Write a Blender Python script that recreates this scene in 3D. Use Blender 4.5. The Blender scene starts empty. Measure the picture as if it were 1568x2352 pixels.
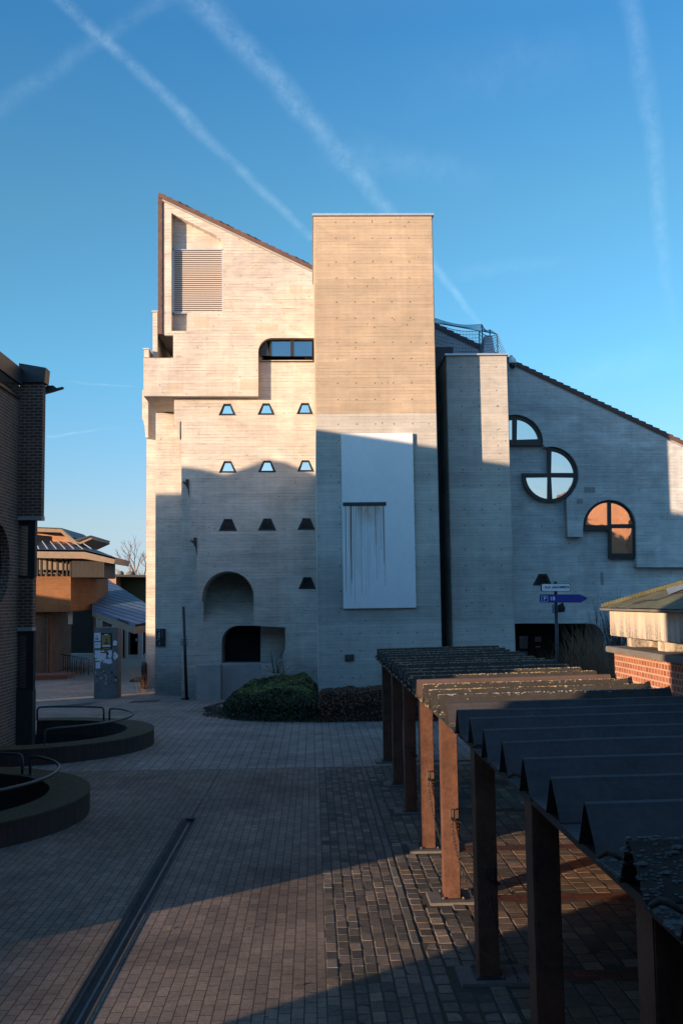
import bpy, bmesh, math, random
from mathutils import Vector, Matrix, noise
from mathutils.geometry import tessellate_polygon
R = math.radians
random.seed(7)
C = bpy.context.scene.collection
scene = bpy.context.scene

# ---------------------------------------------------------------- camera
F, CX, CY, H = 2287., 784., 1176., 3.4            # measured on a 1568 x 2352 view of the photograph
YAW, PITCH, ROLL = R(1.7), R(5.1), R(.77)
fwd = Vector((math.sin(YAW)*math.cos(PITCH), math.cos(YAW)*math.cos(PITCH), math.sin(PITCH)))
rt0 = Vector((math.cos(YAW), -math.sin(YAW), 0)); up0 = rt0.cross(fwd)
rt = rt0*math.cos(ROLL)-up0*math.sin(ROLL); up = up0*math.cos(ROLL)+rt0*math.sin(ROLL)
def ray(x, y): return fwd*F+rt*(x-CX)-up*(y-CY)
def W(x, y, Y):                                    # measured point at depth Y
    d = ray(x, y); t = Y/d.y; return Vector((d.x*t, Y, H+d.z*t))
def G(x, y, z=0.):                                 # measured point on the level z
    d = ray(x, y); t = (z-H)/d.z; return d*t+Vector((0, 0, H))
def PL(x, y, p0, n):                               # measured point on a plane
    d = ray(x, y); o = Vector((0, 0, H)); t = (p0-o).dot(n)/d.dot(n); return o+d*t
cam = bpy.data.cameras.new('camera'); co = bpy.data.objects.new('camera', cam); C.objects.link(co)
M4 = Matrix((rt, up, -fwd)).transposed().to_4x4(); M4.translation = Vector((0, 0, H)); co.matrix_world = M4
cam.sensor_fit = 'VERTICAL'; cam.sensor_height = 36.; cam.lens = F/2352.*36.; cam.clip_end = 3000; cam.clip_start = .1
scene.camera = co

# ---------------------------------------------------------------- node helpers
class NT:
    def __init__(s, tree): s.t = tree; s.n = tree.nodes; s.l = tree.links
    def new(s, typ, **kw):
        nd = s.n.new(typ)
        for k, v in kw.items(): setattr(nd, k, v)
        return nd
    def set(s, sock, v):
        if hasattr(v, 'is_output') or isinstance(v, bpy.types.NodeSocket): s.l.new(v, sock)
        else: sock.default_value = v
    def math(s, op, a, b=0., c=None, clamp=False):
        nd = s.new('ShaderNodeMath', operation=op); nd.use_clamp = clamp
        s.set(nd.inputs[0], a); s.set(nd.inputs[1], b)
        if c is not None: s.set(nd.inputs[2], c)
        return nd.outputs[0]
    def mix(s, f, a, b, mode='MIX'):
        nd = s.new('ShaderNodeMix', data_type='RGBA', blend_type=mode)
        s.set(nd.inputs[0], f)
        for k, v in ((6, a), (7, b)):
            if isinstance(v, tuple) and len(v) == 3: v = (*v, 1)
            s.set(nd.inputs[k], v)
        return nd.outputs[2]
    def noise(s, vec, scale=1., detail=4., rough=.55, dist=0.):
        nd = s.new('ShaderNodeTexNoise'); s.l.new(vec, nd.inputs['Vector'])
        nd.inputs['Scale'].default_value = scale; nd.inputs['Detail'].default_value = detail
        nd.inputs['Roughness'].default_value = rough; nd.inputs['Distortion'].default_value = dist
        return nd.outputs[0]
    def rng(s, v, a, b, c=0., d=1., smooth=False):
        nd = s.new('ShaderNodeMapRange')
        if smooth: nd.interpolation_type = 'SMOOTHSTEP'
        s.set(nd.inputs[0], v)
        for k, q in ((1, a), (2, b), (3, c), (4, d)): s.set(nd.inputs[k], q)
        return nd.outputs[0]
    def comb(s, x, y, z=0.):
        nd = s.new('ShaderNodeCombineXYZ'); s.set(nd.inputs[0], x); s.set(nd.inputs[1], y); s.set(nd.inputs[2], z); return nd.outputs[0]
    def vmul(s, v, k):
        nd = s.new('ShaderNodeVectorMath', operation='MULTIPLY'); s.l.new(v, nd.inputs[0]); nd.inputs[1].default_value = k; return nd.outputs[0]
MATS = {}
def mat(name):
    m = bpy.data.materials.new(name); m.use_nodes = True; MATS[name] = m
    nt = NT(m.node_tree); b = nt.n['Principled BSDF']; return m, nt, b
def xyz(nt):
    g = nt.new('ShaderNodeNewGeometry'); sp = nt.new('ShaderNodeSeparateXYZ'); nt.l.new(g.outputs['Position'], sp.inputs[0])
    return g.outputs['Position'], sp.outputs[0], sp.outputs[1], sp.outputs[2]
def bump(nt, b, h, strength=.4, dist=.02):
    bn = nt.new('ShaderNodeBump'); bn.inputs['Strength'].default_value = strength; bn.inputs['Distance'].default_value = dist
    nt.l.new(h, bn.inputs['Height']); nt.l.new(bn.outputs[0], b.inputs['Normal'])
def plain(name, col, rough=.6, metal=0., var=.25, nscale=6., bstr=.2, spec=.4):
    m, nt, b = mat(name); P, x, y, z = xyz(nt)
    n = nt.noise(P, nscale, 6, .65); n2 = nt.noise(P, nscale*9, 4, .6)
    f = nt.rng(nt.math('ADD', nt.math('MULTIPLY', n, .65), nt.math('MULTIPLY', n2, .35)), .3, .7)
    nt.l.new(nt.mix(f, tuple(c*(1-var) for c in col), tuple(min(1, c*(1+var)) for c in col)), b.inputs['Base Color'])
    b.inputs['Roughness'].default_value = rough; b.inputs['Metallic'].default_value = metal
    b.inputs['Specular IOR Level'].default_value = spec
    if bstr: bump(nt, b, n2, bstr, .01)
    return m

def concrete(name, base, warm, row=.118, width=2.6, bands=None, ties=False, lines=1., var=1., low=None):
    m, nt, b = mat(name); P, x, y, z = xyz(nt)
    u = nt.math('ADD', x, y)
    wob = nt.math('MULTIPLY', nt.math('SUBTRACT', nt.noise(nt.comb(nt.math('MULTIPLY', u, .5), nt.math('MULTIPLY', z, 3.)), 1., 3), .5), .035)
    v = nt.math('ADD', z, wob)
    br = nt.new('ShaderNodeTexBrick', offset=.37, offset_frequency=2, squash=.7, squash_frequency=3)
    nt.l.new(nt.comb(u, v), br.inputs['Vector'])
    br.inputs['Scale'].default_value = 1.; br.inputs['Brick Width'].default_value = width; br.inputs['Row Height'].default_value = row
    br.inputs['Mortar Size'].default_value = .0045; br.inputs['Mortar Smooth'].default_value = .35
    br.inputs['Color1'].default_value = (.93, .93, .93, 1); br.inputs['Color2'].default_value = (1.05, 1.045, 1.03, 1); br.inputs['Mortar'].default_value = (.9, .9, .9, 1)
    big = nt.noise(P, .32, 5, .6, .6); med = nt.noise(nt.vmul(P, (1., 1., 1.7)), 1.7, 5, .62)
    strk = nt.noise(nt.vmul(P, (5., 5., .28)), 1., 4, .6); fine = nt.noise(P, 42., 3, .7)
    grain = nt.noise(nt.vmul(P, (.9, .9, 16.)), 1., 4, .7)
    col = nt.mix(nt.rng(med, .3, .72), base, warm)
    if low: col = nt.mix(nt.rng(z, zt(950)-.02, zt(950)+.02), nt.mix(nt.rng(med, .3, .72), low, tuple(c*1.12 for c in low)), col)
    col = nt.mix(1., col, br.outputs['Color'], 'MULTIPLY')
    k = nt.rng(big, .3, .7, 1-.26*var, 1+.12*var)
    k = nt.math('MULTIPLY', k, nt.rng(nt.noise(nt.vmul(P, (.7, .7, 1.3)), 1., 7, .72, 1.2), .36, .64, 1-.16*var, 1+.09*var))
    k = nt.math('MULTIPLY', k, nt.rng(strk, .35, .7, .93, 1.03))
    k = nt.math('MULTIPLY', k, nt.rng(grain, .25, .75, 1-.13*var, 1+.1*var))
    k = nt.math('MULTIPLY', k, nt.rng(fine, .3, .8, .9, 1.1))
    scar = nt.rng(nt.noise(nt.vmul(P, (1.6, 1.6, 13.)), 1., 8, .78), .55, .66, 0., 1.)
    k = nt.math('MULTIPLY', k, nt.rng(nt.math('MULTIPLY', scar, nt.rng(nt.noise(P, .55, 4, .6), .42, .6, .15, 1.)), 0, 1, 1, 1-.38*var))
    # board joints, broken up: some open and dark, some hardly there
    jm = nt.rng(nt.noise(nt.vmul(P, (.55, .55, 9.)), 1., 3, .6), .42, .62, .1, 1.)
    jm2 = nt.rng(nt.noise(P, 7., 4, .7), .35, .6, .35, 1.)
    joint = nt.math('MULTIPLY', nt.math('MULTIPLY', br.outputs['Fac'], jm), jm2)
    k = nt.math('MULTIPLY', k, nt.rng(joint, 0., 1., 1., max(.05, 1-.78*lines)))
    # blow holes
    vo = nt.new('ShaderNodeTexVoronoi'); nt.l.new(P, vo.inputs['Vector']); vo.inputs['Scale'].default_value = 5.
    sepc = nt.new('ShaderNodeSeparateColor'); nt.l.new(vo.outputs['Color'], sepc.inputs[0])
    hole = nt.math('MULTIPLY', nt.math('LESS_THAN', vo.outputs['Distance'], .13), nt.math('GREATER_THAN', sepc.outputs[0], .82))
    k = nt.math('MULTIPLY', k, nt.rng(hole, 0, 1, 1, .5))
    # damp dirt at the foot
    dirt = nt.rng(nt.math('ADD', z, nt.math('MULTIPLY', med, -1.2)), -.6, 1.0, .6, 1., True)
    k = nt.math('MULTIPLY', k, dirt)
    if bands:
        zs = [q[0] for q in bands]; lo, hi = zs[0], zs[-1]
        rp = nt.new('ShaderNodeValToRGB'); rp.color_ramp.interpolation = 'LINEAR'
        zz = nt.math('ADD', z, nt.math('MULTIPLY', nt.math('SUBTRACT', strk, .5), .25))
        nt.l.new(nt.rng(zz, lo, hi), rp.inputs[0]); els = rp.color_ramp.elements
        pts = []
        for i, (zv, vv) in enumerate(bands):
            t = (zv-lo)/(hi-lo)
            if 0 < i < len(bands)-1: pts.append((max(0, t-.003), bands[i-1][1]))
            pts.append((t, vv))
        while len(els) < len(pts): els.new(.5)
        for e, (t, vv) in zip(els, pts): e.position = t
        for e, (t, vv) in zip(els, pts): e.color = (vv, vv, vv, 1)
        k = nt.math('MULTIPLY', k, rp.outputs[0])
    if ties:
        fu = nt.math('ABSOLUTE', nt.math('SUBTRACT', nt.math('FRACT', nt.math('DIVIDE', nt.math('ADD', x, .02), .567)), .5))
        d1 = None
        for off in (0., .76):
            fv = nt.math('ABSOLUTE', nt.math('SUBTRACT', nt.math('FRACT', nt.math('DIVIDE', nt.math('ADD', z, off), 1.27)), .5))
            du = nt.math('MULTIPLY', fu, .567); dv = nt.math('MULTIPLY', fv, 1.27)
            d = nt.math('SQRT', nt.math('ADD', nt.math('MULTIPLY', du, du), nt.math('MULTIPLY', dv, dv)))
            d1 = d if d1 is None else nt.math('MINIMUM', d1, d)
        inx = nt.math('MAXIMUM', nt.math('MULTIPLY', nt.math('GREATER_THAN', x, W(752, 900, 30).x), nt.math('LESS_THAN', x, W(965, 900, 30).x)), nt.math('GREATER_THAN', x, 4.4))
        k = nt.math('MULTIPLY', k, nt.rng(nt.math('MULTIPLY', nt.math('LESS_THAN', d1, .023), inx), 0, 1, 1, .35))
    kc = nt.comb(k, k, k)
    col = nt.mix(1., col, kc, 'MULTIPLY')
    # rusty patches
    rs = nt.rng(nt.noise(P, .9, 6, .7, .8), .62, .78, 0, .35)
    col = nt.mix(rs, col, tuple(c*q for c, q in zip(warm, (.95, .72, .5))))
    nt.l.new(col, b.inputs['Base Color']); b.inputs['Roughness'].default_value = .9; b.inputs['Specular IOR Level'].default_value = .2
    hgt = nt.math('ADD', nt.math('MULTIPLY', joint, -1.), nt.math('MULTIPLY', grain, .5))
    bump(nt, b, nt.math('ADD', hgt, nt.math('MULTIPLY', fine, .25)), .5, .012)
    return m

def bricks(name, c1, c2, mortar, w=.215, h=.077, ms=.011, ns=1., rough=.85):
    m, nt, b = mat(name); P, x, y, z = xyz(nt)
    u = nt.math('ADD', x, y)
    br = nt.new('ShaderNodeTexBrick', offset=.5); nt.l.new(nt.comb(u, z), br.inputs['Vector'])
    br.inputs['Scale'].default_value = 1.; br.inputs['Brick Width'].default_value = w; br.inputs['Row Height'].default_value = h
    br.inputs['Mortar Size'].default_value = ms; br.inputs['Mortar Smooth'].default_value = .1; br.inputs['Bias'].default_value = -.1
    br.inputs['Color1'].default_value = (*c1, 1); br.inputs['Color2'].default_value = (*c2, 1); br.inputs['Mortar'].default_value = (*mortar, 1)
    n = nt.noise(P, 1.2, 5, .65); f = nt.noise(P, 30., 4, .7)
    k = nt.math('MULTIPLY', nt.rng(n, .3, .7, .75, 1.15), nt.rng(f, .3, .7, .85, 1.12))
    nt.l.new(nt.mix(1., br.outputs['Color'], nt.comb(k, k, k), 'MULTIPLY'), b.inputs['Base Color'])
    b.inputs['Roughness'].default_value = rough; b.inputs['Specular IOR Level'].default_value = .25
    bump(nt, b, nt.math('ADD', nt.math('MULTIPLY', br.outputs['Fac'], -1.), nt.math('MULTIPLY', f, .3)), .6, .012)
    return m

def pavers(name, c1, c2, mortar, wx, wy, ms=.006, moss=0., wob=.0, patch=.25):
    m, nt, b = mat(name); P, x, y, z = xyz(nt)
    wn = nt.math('MULTIPLY', nt.math('SUBTRACT', nt.noise(P, .8, 3), .5), wob)
    br = nt.new('ShaderNodeTexBrick', offset=.5); nt.l.new(nt.comb(nt.math('ADD', y, wn), nt.math('ADD', x, wn)), br.inputs['Vector'])
    br.inputs['Scale'].default_value = 1.; br.inputs['Brick Width'].default_value = wy; br.inputs['Row Height'].default_value = wx
    br.inputs['Mortar Size'].default_value = ms; br.inputs['Mortar Smooth'].default_value = .4
    br.inputs['Color1'].default_value = (*c1, 1); br.inputs['Color2'].default_value = (*c2, 1); br.inputs['Mortar'].default_value = (*mortar, 1)
    n = nt.noise(P, .45, 6, .65, .4); f = nt.noise(P, 25., 4, .75); sp = nt.noise(P, 3.2, 4, .7)
    k = nt.math('MULTIPLY', nt.rng(n, .3, .7, 1-patch*1.3, 1+patch*1.3), nt.rng(f, .3, .7, .72, 1.25))
    k = nt.math('MULTIPLY', k, nt.rng(sp, .3, .7, .85, 1.12))
    col = nt.mix(1., br.outputs['Color'], nt.comb(k, k, k), 'MULTIPLY')
    if moss:
        mf = nt.rng(nt.noise(P, 1.6, 5, .7), .52, .68, 0, moss); col = nt.mix(mf, col, (.03, .04, .015))
    nt.l.new(col, b.inputs['Base Color']); b.inputs['Roughness'].default_value = .85; b.inputs['Specular IOR Level'].default_value = .15
    bump(nt, b, nt.math('ADD', nt.math('MULTIPLY', br.outputs['Fac'], -1.), nt.math('MULTIPLY', sp, .5)), .7, .012)
    return m

zt = lambda y: W(870, y, 30).z
tb = [(zt(1640), .95), (zt(1592), .95), (zt(1430), 1.1), (zt(1275), .8), (zt(1110), 1.12), (zt(950), .9), (zt(795), 1.), (zt(640), .86), (zt(491), 1.05)]
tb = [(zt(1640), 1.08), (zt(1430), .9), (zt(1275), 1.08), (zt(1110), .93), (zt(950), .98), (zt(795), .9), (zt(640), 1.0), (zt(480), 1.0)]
concrete('concrete_pale', (.52, .48, .445), (.58, .505, .435), var=.95, lines=1.2)
concrete('concrete_patch', (.455, .40, .34), (.48, .41, .335), var=.4, lines=.3)
concrete('concrete_patch_grey', (.27, .27, .26), (.3, .3, .28), var=.4, lines=.3)
concrete('concrete_right', (.50, .51, .51), (.62, .62, .60), lines=1.3, var=1.)
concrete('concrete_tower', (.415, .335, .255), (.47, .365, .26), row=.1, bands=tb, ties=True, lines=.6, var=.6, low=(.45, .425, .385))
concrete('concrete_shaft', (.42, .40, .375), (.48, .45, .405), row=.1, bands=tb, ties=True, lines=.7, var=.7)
concrete('concrete_far', (.21, .10, .047), (.25, .11, .048), row=.12, lines=.4)
plain('concrete_smooth', (.3, .28, .27), .9, var=.2, nscale=2)
bricks('brick_dark', (.10, .05, .038), (.17, .078, .053), (.27, .21, .17))
bricks('brick_red', (.22, .065, .037), (.33, .11, .06), (.38, .26, .19), w=.112, h=.08)
bricks('brick_far', (.13, .05, .03), (.2, .075, .04), (.13, .09, .065))
bricks('brick_orange', (.3, .13, .06), (.36, .15, .07), (.5, .3, .2))
pavers('paver_plain', (.165, .128, .105), (.225, .168, .13), (.04, .034, .03), .108, .215, .005, wob=.01)
pavers('paver_far', (.20, .178, .16), (.25, .212, .18), (.07, .064, .06), .2, .4, .009)
pavers('paver_cobble', (.10, .088, .08), (.17, .14, .12), (.02, .018, .016), .135, .215, .009, moss=.35, wob=.03, patch=.3)
pavers('paver_shelter', (.09, .075, .065), (.14, .11, .09), (.02, .018, .015), .2, .22, .009, moss=.25, wob=.02)
plain('ground_far', (.14, .115, .095), .95, var=.2, nscale=.5)
plain('roof_tile', (.10, .055, .045), .8, var=.35, nscale=3)
plain('roof_tile_dark', (.07, .05, .045), .8, var=.35, nscale=3)
plain('slate_frost', (.2, .27, .36), .7, var=.3, nscale=1.5)
plain('zinc', (.42, .45, .5), .45, .6, var=.15)
plain('metal_black', (.018, .017, .018), .4, 0, var=.2, bstr=0)
plain('metal_dark', (.035, .033, .036), .5, .2, var=.3)
plain('rail_metal', (.045, .055, .06), .5, .2, var=.3, nscale=10)
plain('steel_brown', (.092, .041, .026), .6, .0, var=.6, nscale=3.2, bstr=.35)
plain('sheet_clean', (.042, .038, .038), .6, .0, var=.45, nscale=3, spec=.3)
plain('sheet_worn', (.032, .027, .021), .8, 0, var=.45, nscale=9, bstr=.6)
plain('sheet_bare', (.085, .055, .042), .7, 0, var=.25, nscale=5)
plain('lichen', (.34, .26, .15), .95, 0, var=.5, nscale=25, bstr=.6)
plain('lichen_dark', (.085, .09, .085), .95, 0, var=.5, nscale=25, bstr=.6)
plain('lichen_grey', (.26, .265, .25), .95, 0, var=.5, nscale=25, bstr=.6)
plain('panel_white', (.70, .69, .68), .55, 0, var=.07, nscale=.8, bstr=.05)
plain('rust', (.24, .115, .065), .9, var=.3)
plain('soil', (.028, .022, .018), 1., var=.4, nscale=20)
plain('moss', (.05, .045, .022), 1., var=.5, nscale=8, bstr=.6)
plain('bark', (.09, .065, .045), .9, var=.3)
plain('twig', (.2, .115, .065), .9, var=.4, nscale=12)
plain('twig_dark', (.035, .03, .028), .9, var=.4)
plain('paper', (.55, .62, .7), .8, var=.12, nscale=8)
plain('paper_yellow', (.25, .2, .07), .8, var=.5, nscale=8)
plain('paper_dark', (.035, .03, .025), .8, var=.5, nscale=8)
plain('paper_red', (.2, .03, .02), .8, var=.2)
plain('sign_white', (.72, .74, .76), .4, var=.03, bstr=0)
plain('sign_blue', (.015, .03, .26), .35, var=.08, bstr=0)
plain('sign_text', (.01, .01, .03), .5, var=.05, bstr=0)
plain('copper_green', (.085, .085, .045), .8, 0, var=.65, nscale=3, bstr=.4)
plain('skylight', (.2, .2, .18), .35, 0, var=.25, nscale=5)
plain('fascia_tan', (.2, .15, .11), .85, var=.2, nscale=4)
plain('wood_dark', (.03, .026, .024), .8, var=.3)
plain('column_grey', (.12, .13, .135), .9, var=.35, nscale=3)
plain('ledge', (.12, .11, .1), .8, var=.35, nscale=4)
plain('net', (.05, .09, .17), .7, var=.1, bstr=0)
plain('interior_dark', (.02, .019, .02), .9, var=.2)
# weathered fascia of the small building: painted concrete with black run-off stains
m, nt, b = mat('concrete_stained'); P, x, y, z = xyz(nt)
st = nt.noise(nt.vmul(P, (6., 6., .8)), 1., 5, .65); sp = nt.noise(P, 22., 5, .8)
f = nt.math('MULTIPLY', nt.rng(st, .4, .56), nt.rng(z, 3.2, 2.85, .25, 1.)); f = nt.math('MULTIPLY', f, nt.rng(sp, .38, .56, .45, 1.))
nt.l.new(nt.mix(f, (.5, .42, .34), (.12, .11, .1)), b.inputs['Base Color']); b.inputs['Roughness'].default_value = .9; bump(nt, b, sp, .4, .01)
# leaves carry a per-leaf colour attribute
m, nt, b = mat('leaf'); at = nt.new('ShaderNodeAttribute', attribute_name='lc'); nt.l.new(at.outputs['Color'], b.inputs['Base Color']); b.inputs['Roughness'].default_value = .6
def glass(name, tint, refl, dark):
    m, nt, b = mat(name); g = nt.new('ShaderNodeBsdfGlossy'); g.inputs['Color'].default_value = (*tint, 1); g.inputs['Roughness'].default_value = .02
    b.inputs['Base Color'].default_value = (*dark, 1); b.inputs['Roughness'].default_value = .1
    P, x, y, z = xyz(nt); bn = nt.new('ShaderNodeBump'); bn.inputs['Strength'].default_value = .12; bn.inputs['Distance'].default_value = .03
    nt.l.new(nt.noise(P, 1.3, 2), bn.inputs['Height']); nt.l.new(bn.outputs[0], g.inputs['Normal'])
    mx = nt.new('ShaderNodeMixShader'); mx.inputs[0].default_value = refl; nt.l.new(b.outputs[0], mx.inputs[1]); nt.l.new(g.outputs[0], mx.inputs[2])
    nt.l.new(mx.outputs[0], nt.n['Material Output'].inputs['Surface']); return m
glass('glass_mirror', (.85, .75, .66), .85, (.02, .025, .03))
glass('glass_dark', (.6, .7, .8), .28, (.012, .013, .016))

# ---------------------------------------------------------------- mesh builder
class MB:
    def __init__(s): s.v = []; s.f = []; s.c = []
    def add(s, vs, fs, col=None):
        o = len(s.v); s.v += [tuple(q) for q in vs]; s.f += [tuple(i+o for i in f) for f in fs]
        if col is not None: s.c += [col]*len(fs)
        return s
    def box(s, x0, x1, y0, y1, z0, z1):
        x0, x1 = sorted((x0, x1)); y0, y1 = sorted((y0, y1)); z0, z1 = sorted((z0, z1))
        return s.add([(x, y, z) for z in (z0, z1) for y in (y0, y1) for x in (x0, x1)],
              [(0, 2, 3, 1), (4, 5, 7, 6), (0, 1, 5, 4), (2, 6, 7, 3), (0, 4, 6, 2), (1, 3, 7, 5)])
    def ext(s, loops, tr0, tr1):
        """extrude 2-D loops (outer + holes); tr0/tr1 map (a,b) to 3-D for the two caps"""
        tris = tessellate_polygon([[Vector((a, b, 0)) for a, b in L] for L in loops])
        flat = [p for L in loops for p in L]; n = len(flat)
        vs = [tr0(*p) for p in flat]+[tr1(*p) for p in flat]; fs = []
        A = sum(loops[0][i][0]*loops[0][(i+1) % len(loops[0])][1]-loops[0][(i+1) % len(loops[0])][0]*loops[0][i][1] for i in range(len(loops[0])))
        for t in tris:
            a, b, c = t; ar = (flat[b][0]-flat[a][0])*(flat[c][1]-flat[a][1])-(flat[c][0]-flat[a][0])*(flat[b][1]-flat[a][1])
            if abs(ar) < 1e-12: continue
            if ar < 0: a, c = c, a
            fs.append((a, b, c)); fs.append((a+n, c+n, b+n))
        o = 0
        for L in loops:
            k = len(L)
            for i in range(k):
                j = (i+1) % k; fs.append((o+i, o+i+n, o+j+n, o+j))
            o += k
        return s.add(vs, fs)
    def xz(s, loops, y0, y1):                      # loops in (X,Z)
        return s.ext(loops, lambda a, b: (a, y0, b), lambda a, b: (a, y1, b))
    def px(s, loops, Y0, Y1, ref=None):            # loops measured on the photograph at depth ref (or Y0)
        ref = ref or Y0
        L2 = [[(W(a, b, ref).x, W(a, b, ref).z) for a, b in L] for L in loops]
        return s.xz(L2, Y0, Y1)
    def yz(s, loops, x0, x1):
        return s.ext(loops, lambda a, b: (x0, a, b), lambda a, b: (x1, a, b))
    def xy(s, loops, z0, z1):
        return s.ext(loops, lambda a, b: (a, b, z0), lambda a, b: (a, b, z1))
    def sheet(s, loops, zf):                       # flat or gently sloping sheet
        tris = tessellate_polygon([[Vector((a, b, 0)) for a, b in L] for L in loops]); flat = [p for L in loops for p in L]; fs = []
        for a, b, c in tris:
            ar = (flat[b][0]-flat[a][0])*(flat[c][1]-flat[a][1])-(flat[c][0]-flat[a][0])*(flat[b][1]-flat[a][1])
            fs.append((a, b, c) if ar > 0 else (a, c, b))
        return s.add([(a, b, zf(a, b)) for a, b in flat], fs)
    def tube(s, pts, rad, seg=8, cap=True, close=False):
        pts = [Vector(p) for p in pts]; n = len(pts); rad = rad if isinstance(rad, (list, tuple)) else [rad]*n
        vs = []; fs = []; pu = None
        for i, p in enumerate(pts):
            if close: t = pts[(i+1) % n]-pts[i-1]
            else: t = pts[min(i+1, n-1)]-pts[max(i-1, 0)]
            if t.length < 1e-9: t = Vector((0, 0, 1))
            t.normalize()
            a = pu if pu is not None else (Vector((0, 0, 1)) if abs(t.z) < .9 else Vector((1, 0, 0)))
            a = (a-t*a.dot(t)); a.normalize(); pu = a; b = t.cross(a)
            for k in range(seg):
                w = 2*math.pi*k/seg; vs.append(p+(a*math.cos(w)+b*math.sin(w))*rad[i])
        m = n if close else n-1
        for i in range(m):
            j = (i+1) % n
            for k in range(seg):
                l = (k+1) % seg; fs.append((i*seg+k, i*seg+l, j*seg+l, j*seg+k))
        if cap and not close: fs.append(tuple(range(seg))[::-1]); fs.append(tuple((n-1)*seg+k for k in range(seg)))
        return s.add(vs, fs)
    def build(s, name, m, parent=None, bevel=0., smooth=False):
        me = bpy.data.meshes.new(name)
        vs = s.v
        if parent is not None:
            loc = Vector((0, 0, 0)); p = parent
            while p is not None: loc += p.location; p = p.parent
            vs = [(a-loc.x, b-loc.y, c-loc.z) for a, b, c in vs]
        me.from_pydata(vs, [], s.f); me.validate()
        if s.c and len(s.c) == len(me.polygons):
            at = me.color_attributes.new('lc', 'FLOAT_COLOR', 'CORNER'); i = 0; dat = []
            for p, c in zip(me.polygons, s.c): dat += [*c, 1.]*p.loop_total
            at.data.foreach_set('color', dat)
        me.materials.append(MATS[m]); o = bpy.data.objects.new(name, me); C.objects.link(o); o.parent = parent
        if smooth:
            for p in me.polygons: p.use_smooth = True
        if bevel:
            bm = bmesh.new(); bm.from_mesh(me); bmesh.ops.remove_doubles(bm, verts=bm.verts, dist=1e-5)
            bmesh.ops.dissolve_limit(bm, angle_limit=.01, verts=bm.verts, edges=bm.edges)
            ed = [e for e in bm.edges if len(e.link_faces) == 2 and e.calc_face_angle() > .5]
            bmesh.ops.bevel(bm, geom=ed, offset=bevel, segments=2, affect='EDGES', clamp_overlap=True); bm.to_mesh(me); bm.free()
        return o
def thing(name, loc, label, cat, group=None):
    o = bpy.data.objects.new(name, None); C.objects.link(o); o.location = loc; o['label'] = label; o['category'] = cat
    if group: o['group'] = group
    o.empty_display_size = .3; return o
def tag(o, label, cat, group=None):
    o['label'] = label; o['category'] = cat
    if group: o['group'] = group
    return o
def struct(o): o['kind'] = 'structure'; return o
def arc(cx, cy, r, a0, a1, n=14, ry=None):         # pixel arc, angles in degrees, y down
    ry = ry or r
    return [(cx+r*math.cos(R(a0+(a1-a0)*i/n)), cy-ry*math.sin(R(a0+(a1-a0)*i/n))) for i in range(n+1)]
def text(body, size, name, m, parent, org, right, upv, ext=.004, align='LEFT'):
    cu = bpy.data.curves.new(name, 'FONT'); cu.body = body; cu.size = size; cu.extrude = ext; cu.align_x = align; cu.align_y = 'CENTER'
    cu.offset = size*.012
    to = bpy.data.objects.new(name, cu); C.objects.link(to); dg = bpy.context.evaluated_depsgraph_get()
    me = bpy.data.meshes.new_from_object(to.evaluated_get(dg)); bpy.data.objects.remove(to)
    r = Vector(right).normalized(); u = Vector(upv).normalized(); n = r.cross(u)
    mt = Matrix((r, u, n)).transposed().to_4x4(); mt.translation = Vector(org)
    loc = Vector((0, 0, 0)); p = parent
    while p is not None: loc += p.location; p = p.parent
    me.transform(mt); me.transform(Matrix.Translation(-loc)); me.materials.clear(); me.materials.append(MATS[m])
    o = bpy.data.objects.new(name, me); C.objects.link(o); o.parent = parent; return o

# ================================================================ SETTING
def gz(x, y):
    pr = [(-1e6, 0), (30, 0), (40, -.2), (48, -.2), (62, .1), (1e6, .1)]
    for (a, za), (b, zb) in zip(pr, pr[1:]):
        if a <= y <= b: return za+(zb-za)*(y-a)/(b-a)
    return 0
def circ(cx, cy, r, n=48): return [(cx+r*math.cos(2*math.pi*i/n), cy+r*math.sin(2*math.pi*i/n)) for i in range(n)]
WELLS = [(-6.68, 16.45), (-6.9, 24.55)]; RO, RI = 3.0, 2.36
CHX0, CHX1, CHY = -2.105, -1.88, 16.2
BX = .077                                          # line where the plain paving meets the rough cobbles
YB = 20.9
g = MB()
g.sheet([[(-400, -400), (CHX0, -400), (CHX0, CHY), (CHX1, CHY), (CHX1, -400), (BX, -400), (BX, YB), (-400, YB)], circ(*WELLS[0], RI)], lambda x, y: 0)
struct(g.build('plaza_ground', 'paver_plain'))
g = MB(); g.sheet([[(-60, YB), (60, YB), (60, 30), (-60, 30)], circ(*WELLS[1], RI)], lambda x, y: 0)
for a, b in ((30, 40), (40, 48)): g.sheet([[(-60, a), (60, a), (60, b), (-60, b)]], gz)
struct(g.build('plaza_paving', 'paver_far'))
g = MB(); g.sheet([[(BX, -400), (1.25, -400), (1.25, YB), (BX, YB)]], lambda x, y: 0); plain('joint_sand', (.05, .042, .034), 1., var=.4, nscale=20); struct(g.build('cobble_strip', 'joint_sand'))
g = MB(); g.sheet([[(1.25, -400), (400, -400), (400, YB), (1.25, YB)]], lambda x, y: 0); struct(g.build('shelter_floor', 'joint_sand'))
g = MB()
g.sheet([[(-400, 48), (400, 48), (400, 62), (-400, 62)]], gz); g.sheet([[(-400, 62), (400, 62), (400, 1500), (-400, 1500)]], gz)
for sx in (-1, 1): g.sheet([[(sx*60, YB), (sx*400, YB), (sx*400, 30), (sx*60, 30)]], gz); g.sheet([[(sx*60, 30), (sx*400, 30), (sx*400, 40), (sx*60, 40)]], gz); g.sheet([[(sx*60, 40), (sx*400, 40), (sx*400, 48), (sx*60, 48)]], gz)
struct(g.build('far_ground', 'ground_far'))
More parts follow.
